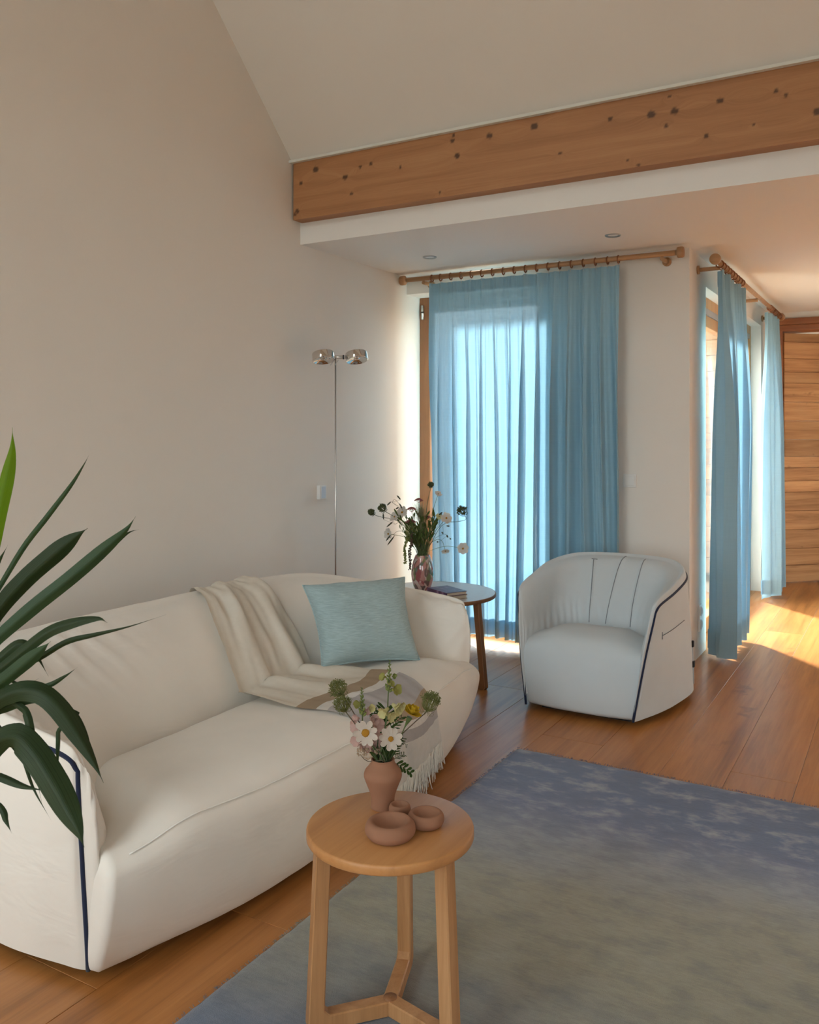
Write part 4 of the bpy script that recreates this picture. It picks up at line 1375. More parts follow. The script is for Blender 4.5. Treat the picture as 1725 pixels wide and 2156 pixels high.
def stem_pts(head, k, bend=0.0, n=14, mouth=None, foot=None):
    m = mouth if mouth is not None else inmouth(k, 12)
    f = foot if foot is not None else Vector((VX - (m.x - VX) * 0.5, VY - (m.y - VY) * 0.5, TZ + 0.02))
    midp = m.lerp(head, 0.5) + Vector((0, 0, 1)) * bend
    return cr([f, m, midp, head], n)


G1 = 'flowers in the terracotta vase'
# wild carrot seed heads
for i, (hx, hy, ax2, rpx, dep, lab, matst) in enumerate((
        (722, 1462, (-0.62, 0.85), 23, 0.01, 'wild carrot seed head leaning towards the cushion, above its twin', M_STEMP),
        (727, 1497, (-0.35, 0.95), 22, -0.02, 'wild carrot seed head just below its twin over the sofa seat', M_STEMP),
        (899, 1498, (0.35, 1.0), 27, 0.0, 'closed wild carrot seed head leaning over the blanket fringe', M_STEMP))):
    dd = DV + dep
    head = P(hx, hy, dd)
    root = empty('wild_carrot', MOUTH[:], lab, 'flower', G1)
    MB().tube(stem_pts(head, i * 4 + 1, 0.004 if i == 2 else -0.002), 0.0013, 6).build('stem', matst, root)
    mbh = MB()
    ax = RT * ax2[0] + Vector((0, 0, ax2[1])) - FW * 0.12
    umbel(mbh, head, ax, rpx / F * dd * 1.02, 46 if i < 2 else 50, i + 3, 1.0 if i < 2 else 0.72, 0.0010, 0.00055)
    mbh.build('seed_head', M_SEED, root)


def snapdragon(base_px, tip_px, dep, k, lab, cols, seed):
    root = empty('snapdragon', MOUTH[:], lab, 'flower', G1)
    b, tp = P(base_px[0], base_px[1], DV + dep), P(tip_px[0], tip_px[1], DV + dep)
    path = stem_pts(b, k, 0, 10) + [b.lerp(tp, t_) for t_ in (0.25, 0.5, 0.75, 1.0)]
    MB().tube(path, [0.0019] * 9 + [0.0018, 0.0016, 0.0013, 0.001, 0.0007], 6).build('stem', M_STEM, root)
    rg = random.Random(seed)
    L = (tp - b).length
    bud = MB()
    ax = (tp - b).normalized()
    for i in range(26):
        t_ = 0.42 + 0.58 * i / 25
        ph = i * 2.4
        rad = RT * math.cos(ph) + FW * math.sin(ph)
        sz = lerp(0.0062, 0.0018, (t_ - 0.42) / 0.58)
        c = b.lerp(tp, t_) + rad * sz * 0.9
        d = (ax + rad * 0.7).normalized()
        bud.lathe([(0.0002, -sz), (sz * 0.55, -sz * 0.3), (sz * 0.6, sz * 0.3), (sz * 0.35, sz * 0.9), (0.0002, sz * 1.25)], 7, c, d)
    bud.build('buds', M_BUD, root)
    return root, b, tp, ax


r1, b, tp, ax = snapdragon((816, 1500), (821, 1390), 0.01, 2, 'tallest snapdragon spike, lime buds above cream yellow blooms', None, 1)
for i, (fx, fy, s_, m_) in enumerate(((808, 1425, 9, M_PLIME), (829, 1424, 6, M_BUD), (823, 1440, 8, M_PLIME), (833, 1452, 12, M_PLIME), (834, 1489, 15, M_PCREAM), (811, 1497, 14, M_PCREAM), (844, 1486, 11, M_PCREAM), (820, 1507, 12, M_PCREAM))):
    mbf = MB()
    c_ = P(fx, fy, DV - 0.015 - 0.005 * (i % 3))
    dx = 1 if fx > 817 else -1
    frilly(mbf, c_, RT * dx * 0.6 - FW * 0.6 + Vector((0, 0, 0.25 if i < 4 else -0.3)), s_ / F * DV * 1.05, i + 20)
    mbf.build('bloom', m_, r1)
r2, b, tp, ax = snapdragon((764, 1545), (762, 1448), 0.0, 5, 'shorter snapdragon spike with pale pink blooms and green tip', None, 2)
for i, (fx, fy, s_, m_) in enumerate(((755, 1482, 9, M_PLIME), (781, 1490, 9, M_PCREAM), (773, 1497, 9, M_PPINK), (751, 1513, 10, M_PPINK), (752, 1528, 15, M_PPINK), (793, 1524, 17, M_PPINK), (786, 1514, 13, M_PPINK), (754, 1560, 14, M_PPINK), (790, 1556, 15, M_PPINK), (766, 1572, 14, M_PPINK), (787, 1575, 13, M_PPINK))):
    mbf = MB()
    dx = 1 if fx > 765 else -1
    frilly(mbf, P(fx, fy, DV + 0.004 * (i % 3)), RT * dx * 0.5 - FW * 0.7 + Vector((0, 0, 0.1)), s_ / F * DV * 1.05, i + 50)
    mbf.build('bloom', m_, r2)


def daisy(c, axis, R, root, npet, seed, pm=M_PWHITE, disc=0.28, parts=True, wd=0.62):
    rg = random.Random(seed)
    ax = Vector(axis).normalized()
    u = ax.orthogonal().normalized()
    v = ax.cross(u)
    allp = MB()
    for i in range(npet):
        ph = 2 * math.pi * i / npet + rg.uniform(-.1, .1)
        rad = u * math.cos(ph) + v * math.sin(ph)
        d = (rad + ax * rg.uniform(0.0, 0.3)).normalized()
        rows = petal_mesh(Vector(c) + rad * R * 0.12 + ax * 0.0003 * (i % 2), d, ax, R * rg.uniform(0.84, 1.0), R * wd, 0.12, 6)
        if parts:
            MB().grid(rows).build('petal', pm, root)
        else:
            allp.grid(rows)
    if not parts:
        allp.build('petals', pm, root)
    dm = MB()
    dm.lathe([(R * disc, -0.0005), (R * disc, R * 0.04), (R * disc * 0.7, R * 0.14), (R * disc * 0.3, R * 0.17), (0.0002, R * 0.17)], 14, c, ax)
    for i in range(40):
        r_ = math.sqrt(i / 40) * R * disc
        ph = i * 2.4
        dm.ball(Vector(c) + (u * math.cos(ph) + v * math.sin(ph)) * r_ + ax * R * 0.15 * (1 - (r_ / (R * disc)) ** 2 * 0.6), R * 0.045, 5, 4)
    dm.build('flower_disc', M_DISC, root)


for i, (fx, fy, rp, ax2, dep, lab) in enumerate((
        (770, 1543, 26, (-0.05, 0.1), -0.028, 'white daisy bloom with golden centre facing out below the pink snapdragon'),
        (823, 1556, 25, (0.25, 0.35), -0.022, 'second white daisy bloom with petals cupped around a yellow centre'))):
    c_ = P(fx, fy, DV + dep)
    root = empty('daisy', MOUTH[:], lab, 'flower', G1)
    axv = -FW + RT * ax2[0] + Vector((0, 0, ax2[1]))
    MB().tube(stem_pts(c_ - axv.normalized() * 0.004, 7 + i, 0.01), 0.0012, 6).build('stem', M_STEM, root)
    daisy(c_, axv, rp / F * DV * 0.98, root, 9, 30 + i, M_PWHITE, 0.32 if i == 0 else 0.22, True, 0.50)

root = empty('marigold', MOUTH[:], 'yellow marigold on a swollen green stalk beside the snapdragons', 'flower', G1)
hd = P(866, 1503, DV)
st = cr([Vector((VX, VY, TZ + 0.02)), inmouth(9, 12), P(841, 1552, DV), P(853, 1530, DV), P(863, 1510, DV)], 18)
MB().tube(st, [0.0013] * 12 + [0.0015, 0.002, 0.0032, 0.0048, 0.0064, 0.0075], 8).build('stalk', M_STEM, root)
mg = MB()
rg = random.Random(4)
axm = (P(872, 1490, DV - 0.004) - P(860, 1516, DV)).normalized()
uu, vv2 = axm.orthogonal().normalized(), axm.cross(axm.orthogonal().normalized())
for ring, (n_, el, ln) in enumerate(((18, 0.2, 0.025), (15, 0.65, 0.022), (11, 1.1, 0.019))):
    for i in range(n_):
        ph = 2 * math.pi * i / n_ + ring
        rad = uu * math.cos(ph) + vv2 * math.sin(ph)
        d = rad * math.cos(el) + axm * math.sin(el)
        mg.grid(petal_mesh(hd + axm * 0.001 * ring, d, axm - rad * 0.3, ln * rg.uniform(.85, 1.1), 0.0095, 0.3, 5))
mg.build('bloom', M_PYEL, root)

root = empty('yarrow_sprig', MOUTH[:], 'tiny dried cream yarrow cluster resting on the vase rim', 'flower', G1)
MB().tube(cr([Vector((VX, VY, TZ + 0.03)), inmouth(5, 12, 0.022), P(775, 1603, DV - 0.01), P(758, 1588, DV - 0.01)], 10), 0.001, 5).build('stem', M_STEMP, root)
ym = MB()
for i in range(70):
    c_ = P(rg.uniform(752, 800), 1583 + rg.uniform(-7, 6) + abs(rg.gauss(0, 1)), DV - 0.015 + rg.uniform(-.012, .012))
    ym.ball(c_, rg.uniform(0.0014, 0.0026), 6, 4)
for i in range(10):
    ym.tube([P(775, 1600, DV - 0.01), P(752 + i * 5, 1586, DV - 0.015)], 0.0005, 3, False)
ym.build('cluster', m_plain('dried_yarrow', (0.42, 0.31, 0.21), 0.9), root)

root = empty('foliage_sprig', MOUTH[:], 'dark feathery foliage filling the terracotta vase mouth', 'foliage', G1)
lm, sm = MB(), MB()
for i, (bx, by, tx, ty, k) in enumerate(((826, 1604, 846, 1612, 5), (812, 1545, 797, 1512, 6), (818, 1542, 835, 1517, 6), (812, 1560, 812, 1508, 6), (806, 1580, 796, 1545, 6), (822, 1580, 838, 1560, 6), (842, 1552, 850, 1560, 3), (800, 1600, 790, 1570, 5),
                                     (815, 1600, 812, 1565, 6), (800, 1605, 805, 1580, 5), (822, 1598, 832, 1575, 5), (828, 1600, 842, 1590, 5))):
    a_, b_ = P(bx, by, DV + 0.012 + 0.006 * (i % 4)), P(tx, ty, DV + 0.012 + 0.008 * (i % 3))
    sm.tube(cr([inmouth(i, 12, 0.014) - Vector((0, 0, 0.05)), inmouth(i, 12, 0.014), a_], 8), 0.0009, 5)
    leaflets(lm, a_, b_ - a_, (b_ - a_).length * (1.6 if i else 1.9), k, i, 0.055 if i else 0.14)
for i in range(16):
    a_ = inmouth(i, 16, 0.016)
    b_ = a_ + Vector((rg.uniform(-.02, .02), rg.uniform(-.02, .02), rg.uniform(0.02, 0.05)))
    sm.tube([a_ - Vector((0, 0, 0.03)), a_, b_], 0.0013, 5)
    lm.grid(petal_mesh(a_, b_ - a_, -FW, 0.035, 0.008, 0.1, 5))
sm.build('stems', M_STEMD, root)
lm.build('leaves', M_LEAFS, root)

# ------------------------------------------------------------------ glass vase, books, second bouquet
BZ = 0.470
p = P_z(890, 1243, BZ)
GX, GY = p.x, p.y
gd = (p - Vector((0, 0, H))).dot(FW)
t = NT('swirled_murano_glass')
o_ = t.obj()
wob = t.n('TexNoise', {'Vector': t.mapping(o_, (9, 9, 6), (0, 0, 0), (0.5, 0.3, 0)), 'Scale': 1.0, 'Detail': 3.0}).outputs['Color']
vw = t.n('VectorMath', {0: t.mapping(o_, (16, 16, 9), (3, 1, 2), (0.7, 0.4, 0)), 1: t.n('VectorMath', {0: wob, 3: 3.0}, operation='SCALE').outputs[0]}, operation='ADD').outputs[0]
vo = t.n('TexVoronoi', {'Vector': vw, 'Scale': 2.4, 'Randomness': 1.0})
sepc = t.n('SeparateColor', {0: vo.outputs['Color']}).outputs[0]
c = t.ramp(sepc, [(0.0, (0.50, 0.22, 0.20)), (0.24, (0.62, 0.42, 0.36)), (0.44, (0.05, 0.03, 0.03)), (0.52, (0.28, 0.03, 0.045)), (0.64, (0.10, 0.20, 0.05)), (0.74, (0.60, 0.50, 0.44)), (0.90, (0.03, 0.17, 0.14))], 'CONSTANT')
c = t.mix(t.math('MULTIPLY', t.noise(vw, 2.0, 4), 0.5), c, (0.46, 0.25, 0.21))
M_MURANO = t.done(t.bsdf(c, 0.06, 0, None, 0.6, 0, **{'Coat Weight': 0.6, 'Coat Roughness': 0.03}))
gv = empty('glass_vase', (GX, GY, BZ), 'swirled pink red and green glass vase on the pale table', 'vase')
prof = [(0.001, 0.0), (0.036, 0.0), (0.043, 0.006), (0.054, 0.035), (0.0625, 0.075), (0.064, 0.105), (0.059, 0.145), (0.049, 0.178), (0.041, 0.196), (0.0395, 0.20), (0.037, 0.199), (0.038, 0.19), (0.055, 0.14), (0.058, 0.10), (0.045, 0.03), (0.001, 0.012)]
prof = [(max(0.0005, p.x), p.y) for p in cr([(a, b, 0) for a, b in prof], 60)]
MB().lathe(prof, 40, (GX, GY, BZ)).build('body', M_MURANO, gv)

pb = P_z(940, 1256, BZ)


def book(name, c, z, w_, d_, th, ang, cov, label):
    root = empty(name, (c[0], c[1], z), label, 'book')
    M_PAGES = bpy.data.materials.get('book_pages') or m_plain('book_pages', (0.66, 0.58, 0.46), 0.9)
    q = Matrix.Translation((c[0], c[1], z)) @ Matrix.Rotation(ang, 4, 'Z')

    def bx_(lo, hi, nm, m, par, bev=0.001):
        mb = MB().box(lo, hi, bev)
        mb.v = [tuple(q @ Vector(v)) for v in mb.v]
        return mb.build(nm, m, par)
    bx_((-w_ / 2, -d_ / 2, 0), (w_ / 2, d_ / 2, 0.0025), 'back_cover', cov, root)
    bx_((-w_ / 2, -d_ / 2, th - 0.0025), (w_ / 2, d_ / 2, th), 'front_cover', cov, root)
    bx_((-w_ / 2, -d_ / 2, 0.0022), (-w_ / 2 + 0.003, d_ / 2, th - 0.0022), 'spine', cov, root)
    bx_((-w_ / 2 + 0.003, -d_ / 2 + 0.004, 0.0023), (w_ / 2 - 0.004, d_ / 2 - 0.004, th - 0.0023), 'pages', M_PAGES, root, 0.0005)
    return root


t = NT('purple_book_cover')
n_ = t.noise(t.mapping(t.obj(), (22, 60, 10)), 1.0, 4)
M_PURP = t.done(t.bsdf(t.ramp(n_, [(0.35, (0.055, 0.016, 0.06)), (0.55, (0.11, 0.03, 0.10)), (0.68, (0.30, 0.17, 0.27))]), 0.35, 0, None, 0.5))
M_TANB = m_plain('sand_book_cover', (0.45, 0.36, 0.26), 0.6)
book('book', (pb.x, pb.y), BZ, 0.135, 0.20, 0.020, math.radians(64), M_TANB, 'sand coloured book lying under the purple book')
book('book', (pb.x + 0.002, pb.y + 0.004), BZ + 0.0205, 0.132, 0.195, 0.019, math.radians(61), M_PURP, 'purple covered book on top of the pile beside glass vase')

GM = Vector((GX, GY, BZ + 0.198))
G2 = 'flowers in the swirled glass vase'
rg = random.Random(77)


def gm(k, r=0.024):
    return GM + Vector((math.cos(k * 2.4) * r, math.sin(k * 2.4) * r, 0))


def gstem(root, head, k, via=None, r=0.0014, m=M_STEMD):
    a_ = gm(k)
    f = Vector((GX - (a_.x - GX) * 0.6, GY - (a_.y - GY) * 0.6, BZ + 0.03))
    pts = [f, a_] + ([P(x, y, gd) for x, y in via] if via else [a_.lerp(head, 0.5) + Vector((0, 0, 0.01))]) + [head]
    MB().tube(cr(pts, 18), r, 6).build('stem', m, root)


k_ = 0
for i, (hx, hy, rp, ax2, via, lab) in enumerate((
        (787, 1083, 9, (-0.7, 0.7), [(868, 1130), (840, 1098), (800, 1088)], 'small wild carrot head furthest out towards the lamp pole'),
        (810, 1076, 12, (-0.6, 0.8), [(866, 1125), (840, 1095)], 'dark wild carrot head next to the small one over the sofa'),
        (908, 1026, 8, (-0.1, 1), [(895, 1110), (900, 1060)], 'topmost wild carrot head rising against the window frame'),
        (979, 1083, 14, (-0.6, 0.8), [(915, 1130), (935, 1103), (965, 1098), (981, 1094)], 'wild carrot head on a kinked stem against the curtain'))):
    root = empty('wild_carrot', GM[:], lab, 'flower', G2)
    hd = P(hx, hy, gd + 0.02 * (i % 3 - 1))
    gstem(root, hd, k_, via)
    k_ += 1
    mbh = MB()
    umbel(mbh, hd, RT * ax2[0] + Vector((0, 0, ax2[1])) - FW * 0.2, rp / F * gd * 0.95, 30, i + 60, 0.95, 0.0023, 0.0010)
    mbh.build('seed_head', M_SEEDD, root)
for i, (hx, hy, rp, kind, ax2, via, lab) in enumerate((
        (867, 1073, 9, 'y', 0, None, 'pink yarrow cluster between cream bloom and grassy tuft'),
        (865, 1100, 10, 'y', 0, None, 'pink yarrow cluster just above the pale yellow bloom'),
        (882, 1054, 8, 'y', 0, None, 'pink yarrow cluster highest, in front of the window frame'),
        (898, 1090, 8, 'y', 0, None, 'dusky pink yarrow cluster amid the stems'),
        (847, 1079, 12, 'd', (-0.4, 0.5), None, 'cream bloom high on the lamp side of the bouquet'),
        (831, 1088, 10, 'd', (-0.6, 0.5), None, 'cream bloom further out on the lamp side'),
        (867, 1113, 13, 'c', (0.0, 0.3), None, 'pale yellow bloom above the hanging amaranth'),
        (818, 1124, 11, 'd', (-0.8, 0.1), [(870, 1140), (850, 1130)], 'wispy cream bloom low on the lamp side'),
        (940, 1091, 11, 'd', (0.3, 0.4), None, 'cream bloom on the curtain side of the bouquet'),
        (975, 1155, 11, 'd', (0.1, 0.05), [(905, 1160), (940, 1150)], 'white daisy hanging out level before the curtain'),
        (938, 1160, 8, 'd', (0.1, -0.9), [(912, 1140), (930, 1138)], 'nodding pink white bell bloom before the curtain'),
        (923, 1040, 7, 'd', (0.4, 0.7), None, 'small cream bloom up beside the topmost seed head'),
        (925, 1088, 7, 'c', (0.2, 0.6), None, 'small ochre bloom between the stems on the curtain side'))):
    hd = P(hx, hy, gd - 0.03 + 0.02 * (i % 4))
    R = rp / F * gd
    if kind == 'y':
        root = empty('yarrow', GM[:], lab, 'flower', G2)
        gstem(root, hd - Vector((0, 0, 0.004)), k_, via, 0.0014, M_STEM)
        ym = MB()
        for q in range(60):
            r_ = math.sqrt(q / 60) * R * 1.1
            ym.ball(hd + RT * math.cos(q * 2.4) * r_ + FW * math.sin(q * 2.4) * r_ + Vector((0, 0, R * 0.55 * (1 - (r_ / R / 1.1) ** 2))), R * 0.13, 6, 4)
        for q in range(9):
            ym.tube([hd - Vector((0, 0, R * 0.6)), hd + RT * math.cos(q * .7) * R * .8 + FW * math.sin(q * .7) * R * .8], 0.0009, 3, False)
        ym.build('flower_head', M_PROSE, root)
    else:
        root = empty('garden_flower', GM[:], lab, 'flower', G2)
        axv = -FW * 0.7 + RT * ax2[0] + Vector((0, 0, ax2[1])) if ax2 else -FW
        gstem(root, hd - axv.normalized() * 0.003, k_, via, 0.0012, M_STEM)
        daisy(hd, axv, R * 1.1, root, 7, i + 90, M_PCREAM if kind == 'c' else M_PWHITE, 0.15, False, 0.75)
    k_ += 1
for i, (x0, y0, x1, y1, m_, lab) in enumerate(((857, 1122, 851, 1187, M_AMAR, 'green hanging amaranth tassel beside the glass vase'), (866, 1124, 862, 1199, M_AMARD, 'brown hanging amaranth tassel touching the glass vase'))):
    root = empty('amaranth', GM[:], lab, 'flower', G2)
    gstem(root, P(x0, y0, gd - 0.10), k_, [(876, 1125)], 0.0014)
    k_ += 1
    am = MB()
    for q in range(150):
        t_ = q / 149
        c_ = P(lerp(x0, x1, t_) + 2 * math.sin(t_ * 9), lerp(y0, y1, t_), gd - 0.10)
        am.ball(c_ + Vector((rg.gauss(0, .004), rg.gauss(0, .004), rg.gauss(0, .003))), rg.uniform(0.0028, 0.005), 6, 4)
    am.build('tassel', m_, root)
M_LEAFG = m_petal('bouquet_leaf_green', (0.10, 0.135, 0.04), 0.25)
root = empty('foliage_sprig', GM[:], 'dense green stems and leaves rising from the glass vase', 'foliage', G2)
sm, lm = MB(), MB()
for i in range(70):
    a_ = gm(i, 0.03 * math.sqrt((i + 1) / 70))
    e = P(882 + rg.gauss(0, 22), rg.uniform(1080, 1135), gd + rg.uniform(-.07, .07))
    sm.tube(cr([a_ - Vector((0, 0, 0.08)), a_, a_.lerp(e, 0.5) + Vector((0, 0, 0.015)), e], 8), [0.0015] * 6 + [0.001, 0.0006], 4)
    for q in range(3):
        b_ = a_.lerp(e, rg.uniform(0.35, 1.0))
        dd = (e - a_).normalized() + Vector((rg.uniform(-.8, .8), rg.uniform(-.8, .8), rg.uniform(-.3, .5)))
        lm.grid(petal_mesh(b_, dd, -FW + Vector((0, 0, .4)), rg.uniform(.025, .055), rg.uniform(.006, .011), 0.15, 4))
sm.build('stems', M_STEM, root)
lm.build('leaves', M_LEAFG, root)
root = empty('grass_tuft', GM[:], 'fuzzy grass plume in the centre of the glass vase bouquet', 'foliage', G2)
gs = MB()
for i in range(160):
    a_ = P(888 + rg.gauss(0, 2), 1125 - rg.uniform(0, 40), gd - 0.02)
    e = P(886 + rg.gauss(0, 7), 1085 - rg.uniform(0, 30), gd - 0.02 + rg.uniform(-.02, .02))
    gs.tube([a_, e], [0.0008, 0.0004], 3, False)
gs.tube([gm(3) - Vector((0, 0, .06)), gm(3), P(888, 1125, gd - 0.02)], 0.0016, 5)
gs.build('plume', m_plain('grass_plume', (0.24, 0.22, 0.11), 0.9), root)
root = empty('pod_sprig', GM[:], 'thin twigs with dark seed pods spreading above the sofa', 'foliage', G2)
tw = MB()
M_PODS = m_plain('dark_pods', (0.035, 0.04, 0.022), 0.7)
for via, pd in (([(868, 1120), (846, 1070), (832, 1052), (826, 1058)], [((836, 1043), (844, 1052)), ((815, 1064), (824, 1056)), ((841, 1060), (847, 1070)), ((833, 1072), (840, 1068))]),
                ([(864, 1110), (843, 1100), (832, 1104)], [((814, 1110), (828, 1098)), ((807, 1081), (808, 1094))]),
                ([(860, 1126), (840, 1118), (828, 1126)], [((813, 1139), (823, 1126)), ((816, 1148), (831, 1128))]),
                ([(912, 1130), (925, 1100), (930, 1082)], [((924, 1085), (932, 1078)), ((940, 1107), (947, 1108)), ((930, 1120), (934, 1124))]),
                ([(915, 1135), (935, 1125), (942, 1128)], [((941, 1126), (943, 1132)), ((947, 1133), (950, 1136)), ((920, 1140), (923, 1142))])):
    tw.tube(cr([gm(k_), ] + [P(x, y, gd - 0.03) for x, y in via], 14), 0.0009, 4)
    for a_, b_ in pd:
        a3, b3 = P(a_[0], a_[1], gd - 0.03), P(b_[0], b_[1], gd - 0.03)
        MB().tube([a3, a3.lerp(b3, .3), a3.lerp(b3, .7), b3], [0.001, 0.0045, 0.0045, 0.001], 6).build('pod', M_PODS, root)
        tw.tube([b3, P(via[-1][0], via[-1][1], gd - 0.03)], 0.0006, 3, False)
tw.build('twigs', M_STEMD, root)

# ------------------------------------------------------------------ floor lamp with two chrome heads
LX, LY = -2.80, 3.985
ld = (Vector((LX, LY, 0))).dot(FW)
LZ = H + (HY - 753) / F * ld
lp = empty('floor_lamp', (LX, LY, 0), 'slim steel floor lamp with two round chrome heads', 'floor lamp')
MB().lathe([(0.001, 0.016), (0.115, 0.015), (0.12, 0.010), (0.12, 0.0), (0.001, 0.0)], 40, (LX, LY, 0)).build('base', M_STEEL, lp)
MB().tube([(LX, LY, 0.012), (LX, LY, LZ - 0.004)], 0.0048, 10).build('pole', M_STEEL, lp)
MB().tube([P(693, 752, ld), P(738, 752, ld)], 0.0085, 14).build('crossbar', M_STEEL, lp)
MB().tube([P(722, 752, ld), P(725, 752, ld)], 0.0125, 14).build('clamp', M_DARK, lp)
for x, sx in ((681, 1), (751, 1)):
    c_ = P(x, 751, ld - 0.01)
    ax = (Vector((0, 0, 1)) + FW * 0.30 - RT * 0.14).normalized()
    R = 0.0625
    hd = MB().lathe([(R * 0.95, -0.0225), (R * 0.99, -0.0225), (R, -0.020), (R, 0.017), (R * 0.985, 0.020), (R * 0.9, 0.022), (R * 0.3, 0.0225), (0.001, 0.0225)], 40, c_, ax).build('lamp_head', M_CHROME, lp)
    MB().lathe([(R * 0.95, -0.0225), (R * 0.90, -0.020), (R * 0.55, -0.010), (0.001, -0.004)], 40, c_, ax).build('reflector', M_CHROME, hd)
    MB().lathe([(R * 0.30, -0.010), (R * 0.26, -0.016), (0.001, -0.018)], 24, c_, ax).build('bulb_cap', M_CHROME, hd)
for x in (704, 713):
    MB().tube([P(x, 758, ld - 0.01), P(x - 8, 769, ld - 0.03)], 0.0022, 6).build('lever', M_STEEL, lp)

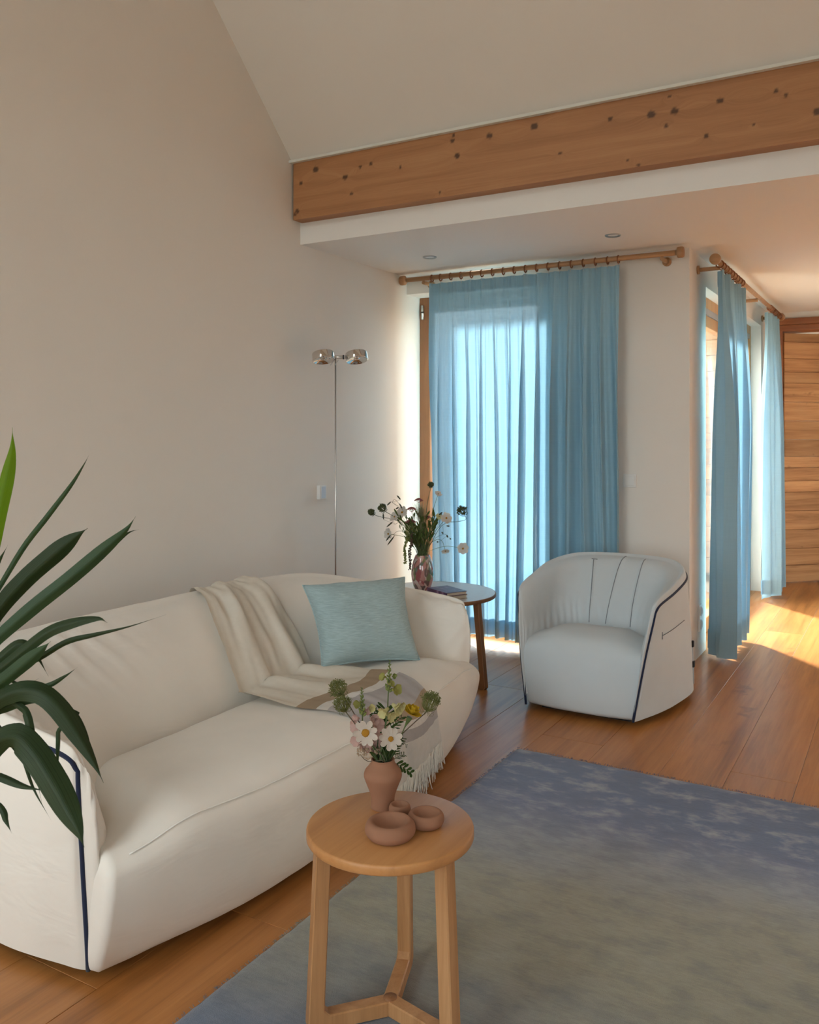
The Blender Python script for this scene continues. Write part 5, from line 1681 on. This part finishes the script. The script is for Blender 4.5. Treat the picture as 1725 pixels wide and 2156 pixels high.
# ------------------------------------------------------------------ big strap-leaved plant in the foreground
def plant():
    pd = 1.36
    crown = P(-95, 1400, pd)
    bx, by = crown.x, crown.y
    root = empty('strap_leaf_plant', (bx, by, 0), 'tall strap leaved houseplant beside the sofa arm', 'plant')
    MB().lathe([(0.001, 0), (0.11, 0), (0.12, 0.02), (0.14, 0.20), (0.145, 0.22), (0.135, 0.225), (0.13, 0.20), (0.001, 0.19)], 36, (bx, by, 0.0)).build('pot', M_POT, root)
    MB().lathe([(0.001, 0.200), (0.131, 0.196)], 30, (bx, by, 0.0)).build('soil', M_SOIL, root)
    MB().tube(cr([(bx, by, 0.17), (bx + .01, by, 0.5), (bx - .01, by, 0.8), tuple(crown)], 12), [0.03] * 4 + [0.026] * 4 + [0.022] * 4, 10).build('trunk', M_TRUNK, root)

    def leafmat(name, c, tr, gl=0.35):
        t = NT(name)
        st = t.n('Attribute', None, attribute_name='across').outputs['Fac']
        v = t.noise(t.n('CombineXYZ', {'X': t.math('MULTIPLY', st, 26.0), 'Y': 0.0, 'Z': 0.0}).outputs[0], 1.0, 3)
        cc = t.ramp(v, [(0.32, [x * 0.45 for x in c]), (0.68, [x * 1.45 for x in c])])
        a = t.bsdf(cc, 0.5, 0, t.bump(v, 0.4, 0.001), 0.22)
        b = t.n('BsdfTranslucent', {'Color': (c[0] * 2.2, c[1] * 2.4, c[2] * 0.8, 1)}).outputs[0]
        return t.done(t.n('MixShader', {0: tr, 1: a, 2: b}).outputs[0])
    dark = leafmat('leaf_dark_green', (0.024, 0.042, 0.016), 0.15)
    midg = leafmat('leaf_mid_green', (0.038, 0.072, 0.034), 0.2)
    brt = leafmat('leaf_backlit_green', (0.11, 0.20, 0.012), 0.55)  # brighter green paints in the backlight on this leaf
    L = [
        ([(-70, 1330), (-28, 1190), (-4, 1080), (14, 1000), (25, 945), (26, 900)], 34, 0.06, brt, 0.35),
        ([(-60, 1330), (-5, 1242), (50, 1152), (100, 1088), (150, 1022), (176, 980), (188, 957)], 13, 0.10, midg, 0.55),
        ([(-70, 1390), (0, 1285), (55, 1222), (110, 1172), (155, 1133), (185, 1112)], 44, 0.05, dark, 0.05),
        ([(-60, 1360), (0, 1270), (40, 1228), (70, 1195)], 20, 0.08, midg, 0.3),
        ([(-60, 1395), (0, 1338), (75, 1275), (150, 1217), (220, 1158), (265, 1117), (286, 1087)], 34, 0.03, midg, 0.25),
        ([(-60, 1390), (0, 1332), (100, 1247), (180, 1192), (235, 1150), (270, 1122), (292, 1115)], 16, 0.05, dark, 0.5),
        ([(-60, 1450), (0, 1408), (50, 1368), (100, 1330), (150, 1311), (205, 1302), (226, 1311)], 26, -0.03, dark, 0.2),
        ([(-60, 1450), (30, 1410), (85, 1384), (140, 1352), (200, 1337), (270, 1320), (350, 1294)], 13, 0.0, dark, 0.5),
        ([(-60, 1480), (0, 1440), (50, 1400), (85, 1370), (107, 1350)], 32, -0.05, midg, 0.35),
        ([(-60, 1500), (0, 1470), (45, 1452), (90, 1458), (130, 1492), (165, 1545), (198, 1605), (218, 1648)], 46, -0.09, dark, 0.2),
        ([(-60, 1600), (0, 1558), (35, 1552), (70, 1585), (105, 1640), (140, 1705), (165, 1752), (177, 1784)], 58, -0.13, dark, 0.15),
        ([(-60, 1480), (20, 1458), (95, 1446), (135, 1425), (164, 1404)], 12, -0.04, dark, 0.4),
        ([(-60, 1620), (0, 1635), (50, 1655), (100, 1666)], 18, -0.08, dark, 0.5),
        ([(-60, 1640), (0, 1700), (12, 1728), (25, 1755)], 14, -0.05, dark, 0.4),
        ([(30, 1480), (55, 1505), (66, 1560), (70, 1600), (88, 1690)], 18, -0.06, dark, 0.3),
        ([(118, 1500), (123, 1545), (122, 1590), (121, 1635)], 10, -0.07, midg, 0.4),
        ([(20, 1562), (45, 1590), (70, 1660), (108, 1728)], 8, -0.04, dark, 0.4),
        ([(-50, 1260), (-10, 1195), (17, 1147)], 14, 0.12, midg, 0.4),
        ([(-60, 1440), (0, 1385), (40, 1355), (72, 1372), (102, 1424)], 24, 0.02, dark, 0.3),
        ([(140, 1490), (162, 1508), (184, 1555), (192, 1590)], 9, -0.05, dark, 0.4),
        ([(-60, 1510), (0, 1495), (50, 1478), (100, 1480)], 22, -0.02, dark, 0.4),
        ([(-60, 1520), (0, 1480), (40, 1455), (82, 1428)], 14, 0.0, dark, 0.4),
        ([(-60, 1540), (-10, 1555), (40, 1530), (60, 1540)], 22, -0.03, dark, 0.4),
    ]
    for i, (pts, wpx, ddep, m, taper0) in enumerate(L):
        n = 30
        path = []
        cum = [0.0]
        ctrl = [crown + Vector((0, 0, -0.02 + 0.002 * i))]
        for k, (x, y) in enumerate(pts):
            f = (k + 1) / len(pts)
            ctrl.append(P(x, y, pd + ddep * f + 0.012 * math.sin(i * 1.7) * f))
        c_ = cr(ctrl, n)
        Wd = wpx / F * pd * 0.95
        rows = []
        for k in range(n):
            t_ = k / (n - 1)
            tg = (c_[min(k + 1, n - 1)] - c_[max(k - 1, 0)]).normalized()
            view = (c_[k] - Vector((0, 0, H))).normalized()
            side = tg.cross(view).normalized()
            nrm = side.cross(tg).normalized()
            roll = 0.35 * math.sin(i * 2.1 + t_ * 2.5)
            side2 = (side * math.cos(roll) + nrm * math.sin(roll)).normalized()
            nr2 = side2.cross(tg).normalized()
            prof_w = min(1.0, 0.6 + 1.0 * t_) * (1 - smooth(0.50 + 0.30 * (0.6 - taper0), 1.0, t_) ** 1.25)
            w_ = Wd * max(prof_w, 0.02)
            row = [c_[k] + side2 * (a * w_ / 2) + nr2 * (abs(a) * w_ * 0.26) for a in (-1, -0.6, -0.25, 0, 0.25, 0.6, 1)]
            rows.append(row)
        o = MB().grid(rows).build('leaf', m, root, merge=False)
        at = o.data.attributes.new('across', 'FLOAT', 'POINT')
        for k in range(n):
            for q in range(7):
                at.data[k * 7 + q].value = q / 6 + i


plant()
